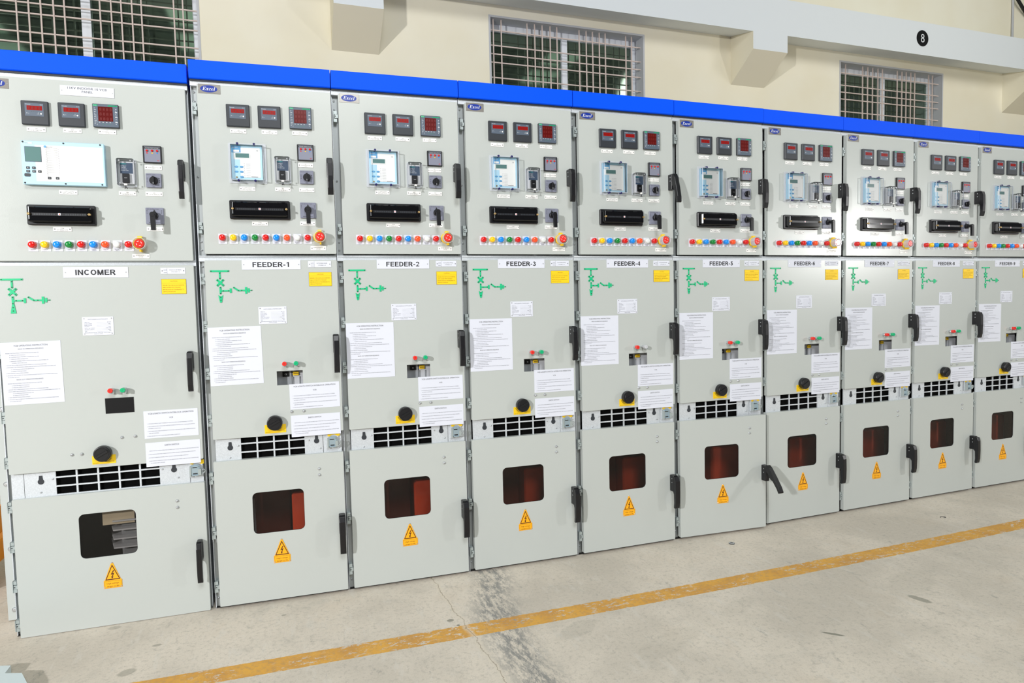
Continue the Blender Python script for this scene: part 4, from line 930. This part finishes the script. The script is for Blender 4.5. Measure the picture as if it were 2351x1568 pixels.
# sheets taped on by hand: small shift of the three papers on each panel (dx, dz, turn)
SH = [((0, 0, -.012), (0, 0, -.010), (0, 0, -.008)), ((0, 0, 0), (0, 0, 0), (0, 0, 0)), ((-.002, .002, 0), (.002, .002, 0), (.002, 0, 0)), ((-.004, 0, .004), (.001, -.002, .006), (0, 0, 0)), ((-.003, .002, .006), (0, 0, .005), (0, 0, .004)), ((-.003, .002, .006), (0, 0, .004), (0, 0, .006)), ((-.002, .002, .004), (0, 0, .006), (0, 0, .004)), ((-.002, .002, .004), (0, 0, .004), (0, 0, .004)), ((0, 0, .006), (0, 0, .004), (0, 0, .004))]
for i in range(9):
    P = feeder if i == 0 else copy_tree(feeder)
    P.location = (POSE[i][0] + .6 * i, POSE[i][1], 0); P.rotation_euler = (0, 0, POSE[i][2])
    tag(P, 'grey feeder panel with the nameplate FEEDER-%d' % (i + 1), 'electrical panel', 'switchgear panels in the row')
for i, P in enumerate([o for o in list(COL.objects) if o.type == 'EMPTY' and 'FEEDER' in o.get('label', '')]):
    kids = {c.name.split('.')[0]: c for c in P.children}
    nameplate(P, .181, .431, 1.539, 1.583, 'FEEDER-%d' % (i + 1), .157)
    for nm, (dx, dz, rt) in zip(('instruction_sheet', 'interlock_sheet', 'earth_switch_sheet'), SH[i]):
        s = kids[nm]; s.location = Vector(s.location) + Vector((dx, 0, dz)); s.rotation_euler = (0, rt, 0)
    if i == 4:          # this lower door stands ajar with its lever swung out
        lo = kids['lower_door']; lo.rotation_euler = (0, 0, math.radians(-3.4))
        h = [c for c in lo.children if c.name.startswith('door_handle')][0]; nh = handle(lo, .556, .586, .205, .387, math.radians(-42)); h.data = nh.data; bpy.data.objects.remove(nh)
    if i == 3:          # lever not fully home
        h = [c for c in kids['upper_door'].children if c.name.startswith('door_handle')][0]; nh = handle(lo if False else kids['upper_door'], .561, .589, 1.873, 2.041, math.radians(-15)); h.data = nh.data; bpy.data.objects.remove(nh)
        g = [c for c in P.children if c.name.startswith('push_button')]
        for q in g:
            cap = q.children[0]
            if cap.data.materials[0].name == 'btn_green':
                cap.data = cap.data.copy(); cap.data.materials[0] = MAT['inner_light']; cap['label'] = 'bare grey button cap'

# carcass sides of neighbouring panels run parallel although the fronts step round slightly
for P in [o for o in list(COL.objects) if o.type == 'EMPTY' and o.name.startswith('switchgear_panel')]:
    k = math.tan(P.rotation_euler.z)
    nxt = [q for q in COL.objects if q.type == 'EMPTY' and q.name.startswith('switchgear_panel') and .5 < q.location.x - P.location.x < .7]
    trim = .6 - (nxt[0].location - P.location).length + .0004 if nxt and P is not inc else 0.0
    for c in P.children:
        if c.name.split('.')[0] in ('cabinet_frame', 'roof_cap', 'side_cover', 'phase_barrier', 'insulator_stack', 'vent_plate'):
            c.data = c.data.copy()
            for v in c.data.vertices:
                if v.co.x > .3: v.co.x -= trim
                if v.co.y > .05: v.co.x += k * (v.co.y - .05)

# ------------------------------------------------------------------ the hall
def struct(name, b, label=None):
    o = b.build(name) if isinstance(b, MB) else b
    o['kind'] = 'structure'
    if label: o['label'] = label
    return o
b = MB(); b.box(-9, 20, -12, 9, -.25, 0, 'concrete'); struct('floor', b, 'worn grey concrete floor with a yellow painted line')

WY = 3.86; WIN = ((-2.24, -.285, 3.05, 4.53), (2.605, 4.555, 3.05, 4.53), (7.547, 9.468, 3.05, 4.53))
b = MB(); b.prism([(-9, 0), (20, 0), (20, 8.6), (-9, 8.6)], WY + .30, WY, 'wall_cream', [list(reversed(rrect(*w_))) for w_ in WIN]); b.box(-9, 20, WY + .31, WY + .30, 0, 8.6, 'roof_steel')
struct('wall_back', b, 'cream plastered back wall with three barred windows')

def hall_window(i, x0, x1, z0, z1):
    t = MB(); d = .24
    # reveal lining proud of the opening edge
    t.prism(rrect(x0, x1, z0, z1), WY + .002, WY - .004, 'reveal', [list(reversed(rrect(x0 + .022, x1 - .022, z0 + .022, z1 - .022)))])
    e = .022; fx0, fx1, fz0, fz1 = x0 + e, x1 - e, z0 + e, z1 - e
    t.box(x0 + .001, fx0, WY + d, WY, z0 + .001, z1 - .001, 'reveal'); t.box(fx1, x1 - .001, WY + d, WY, z0 + .001, z1 - .001, 'reveal'); t.box(x0 + .001, x1 - .001, WY + d, WY, fz1, z1 - .001, 'reveal'); t.box(x0 + .001, x1 - .001, WY + d, WY, z0 + .001, fz0, 'reveal')
    root = t.build('window_%d' % i); root['kind'] = 'structure'
    f = MB(); Y = WY + .18; cx = (x0 + x1) / 2
    f.prism(rrect(fx0, fx1, fz0, fz1), Y + .04, Y, 'alu_white', [list(reversed(rrect(fx0 + .055, cx - .03, fz0 + .06, fz1 - .075))), list(reversed(rrect(cx + .03, fx1 - .055, fz0 + .06, fz1 - .075)))])
    f.box(cx - .038, cx + .038, Y + .01, Y - .015, fz0 + .05, fz1 - .07, 'alu_white'); f.build('window_frame', root)
    for a, c in ((fx0 + .05, cx - .028), (cx + .028, fx1 - .05)):
        g = MB(); g.box(a, c, Y + .03, Y + .024, fz0 + .055, fz1 - .07, 'window_glass'); g.build('window_pane', root)
    g = MB(); W = x1 - x0; yb = WY + .045
    vx = [.035, .083, .241, .288, .335, .385, .428, .572, .618, .660, .705, .745, .885, .925]
    for q in vx: g.box(x0 + W * q - .006, x0 + W * q + .006, yb + .012, yb, fz0, fz1 + .002, 'grille_paint')
    z = fz1 - .115
    for dz in (0, .165, .092, .092, .165, .092, .165, .092, .092, .165):
        z -= dz
        if z > fz0 + .05: g.box(fx0 - .002, fx1 + .002, yb + .018, yb + .006, z - .006, z + .006, 'grille_paint')
    g.build('window_grille', root)
for i, w_ in enumerate(WIN): hall_window(i + 1, *w_)

# crane beam with sloping soffit and its corbels
b = MB(); P_ = .42; prof = [(WY, 4.645), (WY - P_, 4.55), (WY - P_, 4.975), (WY, 5.02)]
n = 0
for x in (-9, 20): b.v += [(x, y, z) for y, z in prof]
for k in range(4): b.idx((k, k + 4, (k + 1) % 4 + 4, (k + 1) % 4), 'beam_white')
b.idx((0, 1, 2, 3), 'beam_white'); b.idx((7, 6, 5, 4), 'beam_white'); struct('trim_1', b, 'white crane beam running along the wall')
for k, (x0, x1, zt, zb) in enumerate(((.925, 1.40, 4.26, 3.975), (5.79, 6.30, 4.345, 4.055), (10.69, 11.2, 4.36, 4.07), (-4.0, -3.5, 4.26, 3.975))):
    b = MB(); ya = WY - P_ - .001; pr = [(WY, zb), (ya, zt), (ya, 4.56), (WY, 4.66)]
    b.v += [(x, y, z) for x in (x0, x1) for y, z in pr]
    for j, mt in ((0, 'corbel_cream'), (1, 'beam_white'), (2, 'beam_white')): b.idx((j, j + 4, j + 5, j + 1), mt)
    b.idx((0, 1, 2, 3), 'wall_cream'); b.idx((7, 6, 5, 4), 'wall_cream')
    struct('trim_%d' % (k + 2), b, 'cream corbel under the crane beam')
b = MB(); b.lathe(0, 0, [(.104, 0), (.104, -.004), (.103, -.005)], 'sign_black', 40, smooth=False)
block_text(b, '8', 0, -.055, .110, .064, -.0056, 'white_ink', .13)
o = b.build('number_sign'); o.location = (8.53, WY - P_ - .001, 4.765); tag(o, 'round black sign with a white number 8 on the crane beam', 'sign')
b = MB(); b.tube([(10.86, WY - .018, 5.02), (10.86, WY - .018, 8.0)], .016, 'reveal', 10)
for z in (5.12, 6.2, 7.2): b.box(10.825, 10.895, WY, WY - .030, z - .012, z + .012, 'zinc')
o = b.build('conduit_pipe'); tag(o, 'thin grey conduit pipe rising up the wall above the crane beam', 'pipe')
b = MB(); b.tube([(10.60, WY - .07, 6.1), (10.75, WY - .07, 5.86), (10.95, WY - .07, 5.66), (11.2, WY - .03, 5.50), (11.6, WY - .03, 5.36), (12.2, WY - .03, 5.25)], .022, 'cable_black', 10)
o = b.build('cable'); tag(o, 'thick black cable sagging across the wall in the top right corner', 'cable')

# roof over the hall
b = MB(); Z = 8.6
for k in range(58):
    x = -9 + k * .5; mt = 'skylight' if k % 10 in (4, 5) else 'roof_sheet'
    b.box(x, x + .34, -12, WY + .3, Z, Z + .03, mt); b.box(x + .34, x + .5, -12, WY + .3, Z + .05, Z + .08, 'roof_steel' if mt == 'roof_sheet' else mt)
for k in range(9): b.box(-9, 20, -11 + k * 1.7, -10.92 + k * 1.7, Z - .16, Z, 'roof_steel')
for x in (-4, 1, 6, 11, 16): b.box(x, x + .12, -12, WY, Z - .45, Z - .16, 'roof_steel')
struct('ceiling', b, 'corrugated roof sheets on steel purlins')

# ------------------------------------------------------------------ loose things
b = MB(); b.lathe(0, 0, [(.016, .004), (.016, 0), (.0085, 0), (.0085, .004)], 'dark_steel', 18, smooth=False, cap=False)
n = len(b.v); b.prism(circ(0, 0, .016, 18), .0, -.0002, 'zinc', [list(reversed(circ(0, 0, .0085, 18)))]); b.move(Matrix.Rotation(math.radians(-90), 4, 'X'))
o = b.build('washer'); o.location = (2.655, -.168, .004); tag(o, 'small steel washer lying on the floor in front of FEEDER-5', 'washer')
b = MB(); b.tube([(-.02, 0, .002), (-.008, .010, .003), (.006, .008, .002), (.016, -.002, .003), (.008, -.012, .002), (-.004, -.008, .002)], .0014, 'dark_steel', 6)
o = b.build('wire_scrap'); o.location = (4.097, -.303, .0); tag(o, 'small curled wire scrap on the floor near FEEDER-8', 'scrap')

# sheet metal cover lying on the floor at the lower left
b = MB()
def zprism(pts, z0, z1, mt):
    n = len(b.v); K = len(pts); b.v += [(x, y, z0) for x, y in pts] + [(x, y, z1) for x, y in pts]
    for k in range(K): b.idx((n + k, n + (k + 1) % K, n + K + (k + 1) % K, n + K + k), mt)
    b.idx([n + K + k for k in range(K)], mt); b.idx([n + k for k in reversed(range(K))], mt)
zprism([(-1.1, -.70), (-.50, -.70), (-.577, -.388), (-.620, -.302), (-.68, -.280), (-1.1, -.262)], 0, .030, 'pale_steel')
zprism([(-1.1, -.261), (-.681, -.279), (-.681, -.221), (-.719, -.209), (-1.1, -.192)], 0, .029, 'pale_steel')
o = b.build('metal_cover'); tag(o, 'pale grey sheet metal cover lying on the floor at the lower left corner', 'metal cover')

# orange lifting trolley behind the left end of the row
T = empty('lifting_trolley', (-1.25, .62, 0)); tag(T, 'orange lifting trolley standing beyond the left end of the panels', 'trolley')
b = MB(); b.slab(-.25, .235, .13, .27, .25, -.10, 'orange_paint', .03, .01, 4, cap0=True); b.build('chassis', T)
b = MB(); b.box(-.10, .215, .20, -.05, .27, .40, 'orange_paint'); b.build('deck', T)
for sx in (-.15, .12):
    b = MB(); b.rings([(circ(sx, .065, .065, 20), .10), (circ(sx, .065, .065, 20), .05)], 'rubber', cap0=True); b.build('wheel', T)
    b = MB(); b.box(sx - .012, sx + .012, .12, .03, .06, .15, 'dark_steel'); b.build('wheel_fork', T)
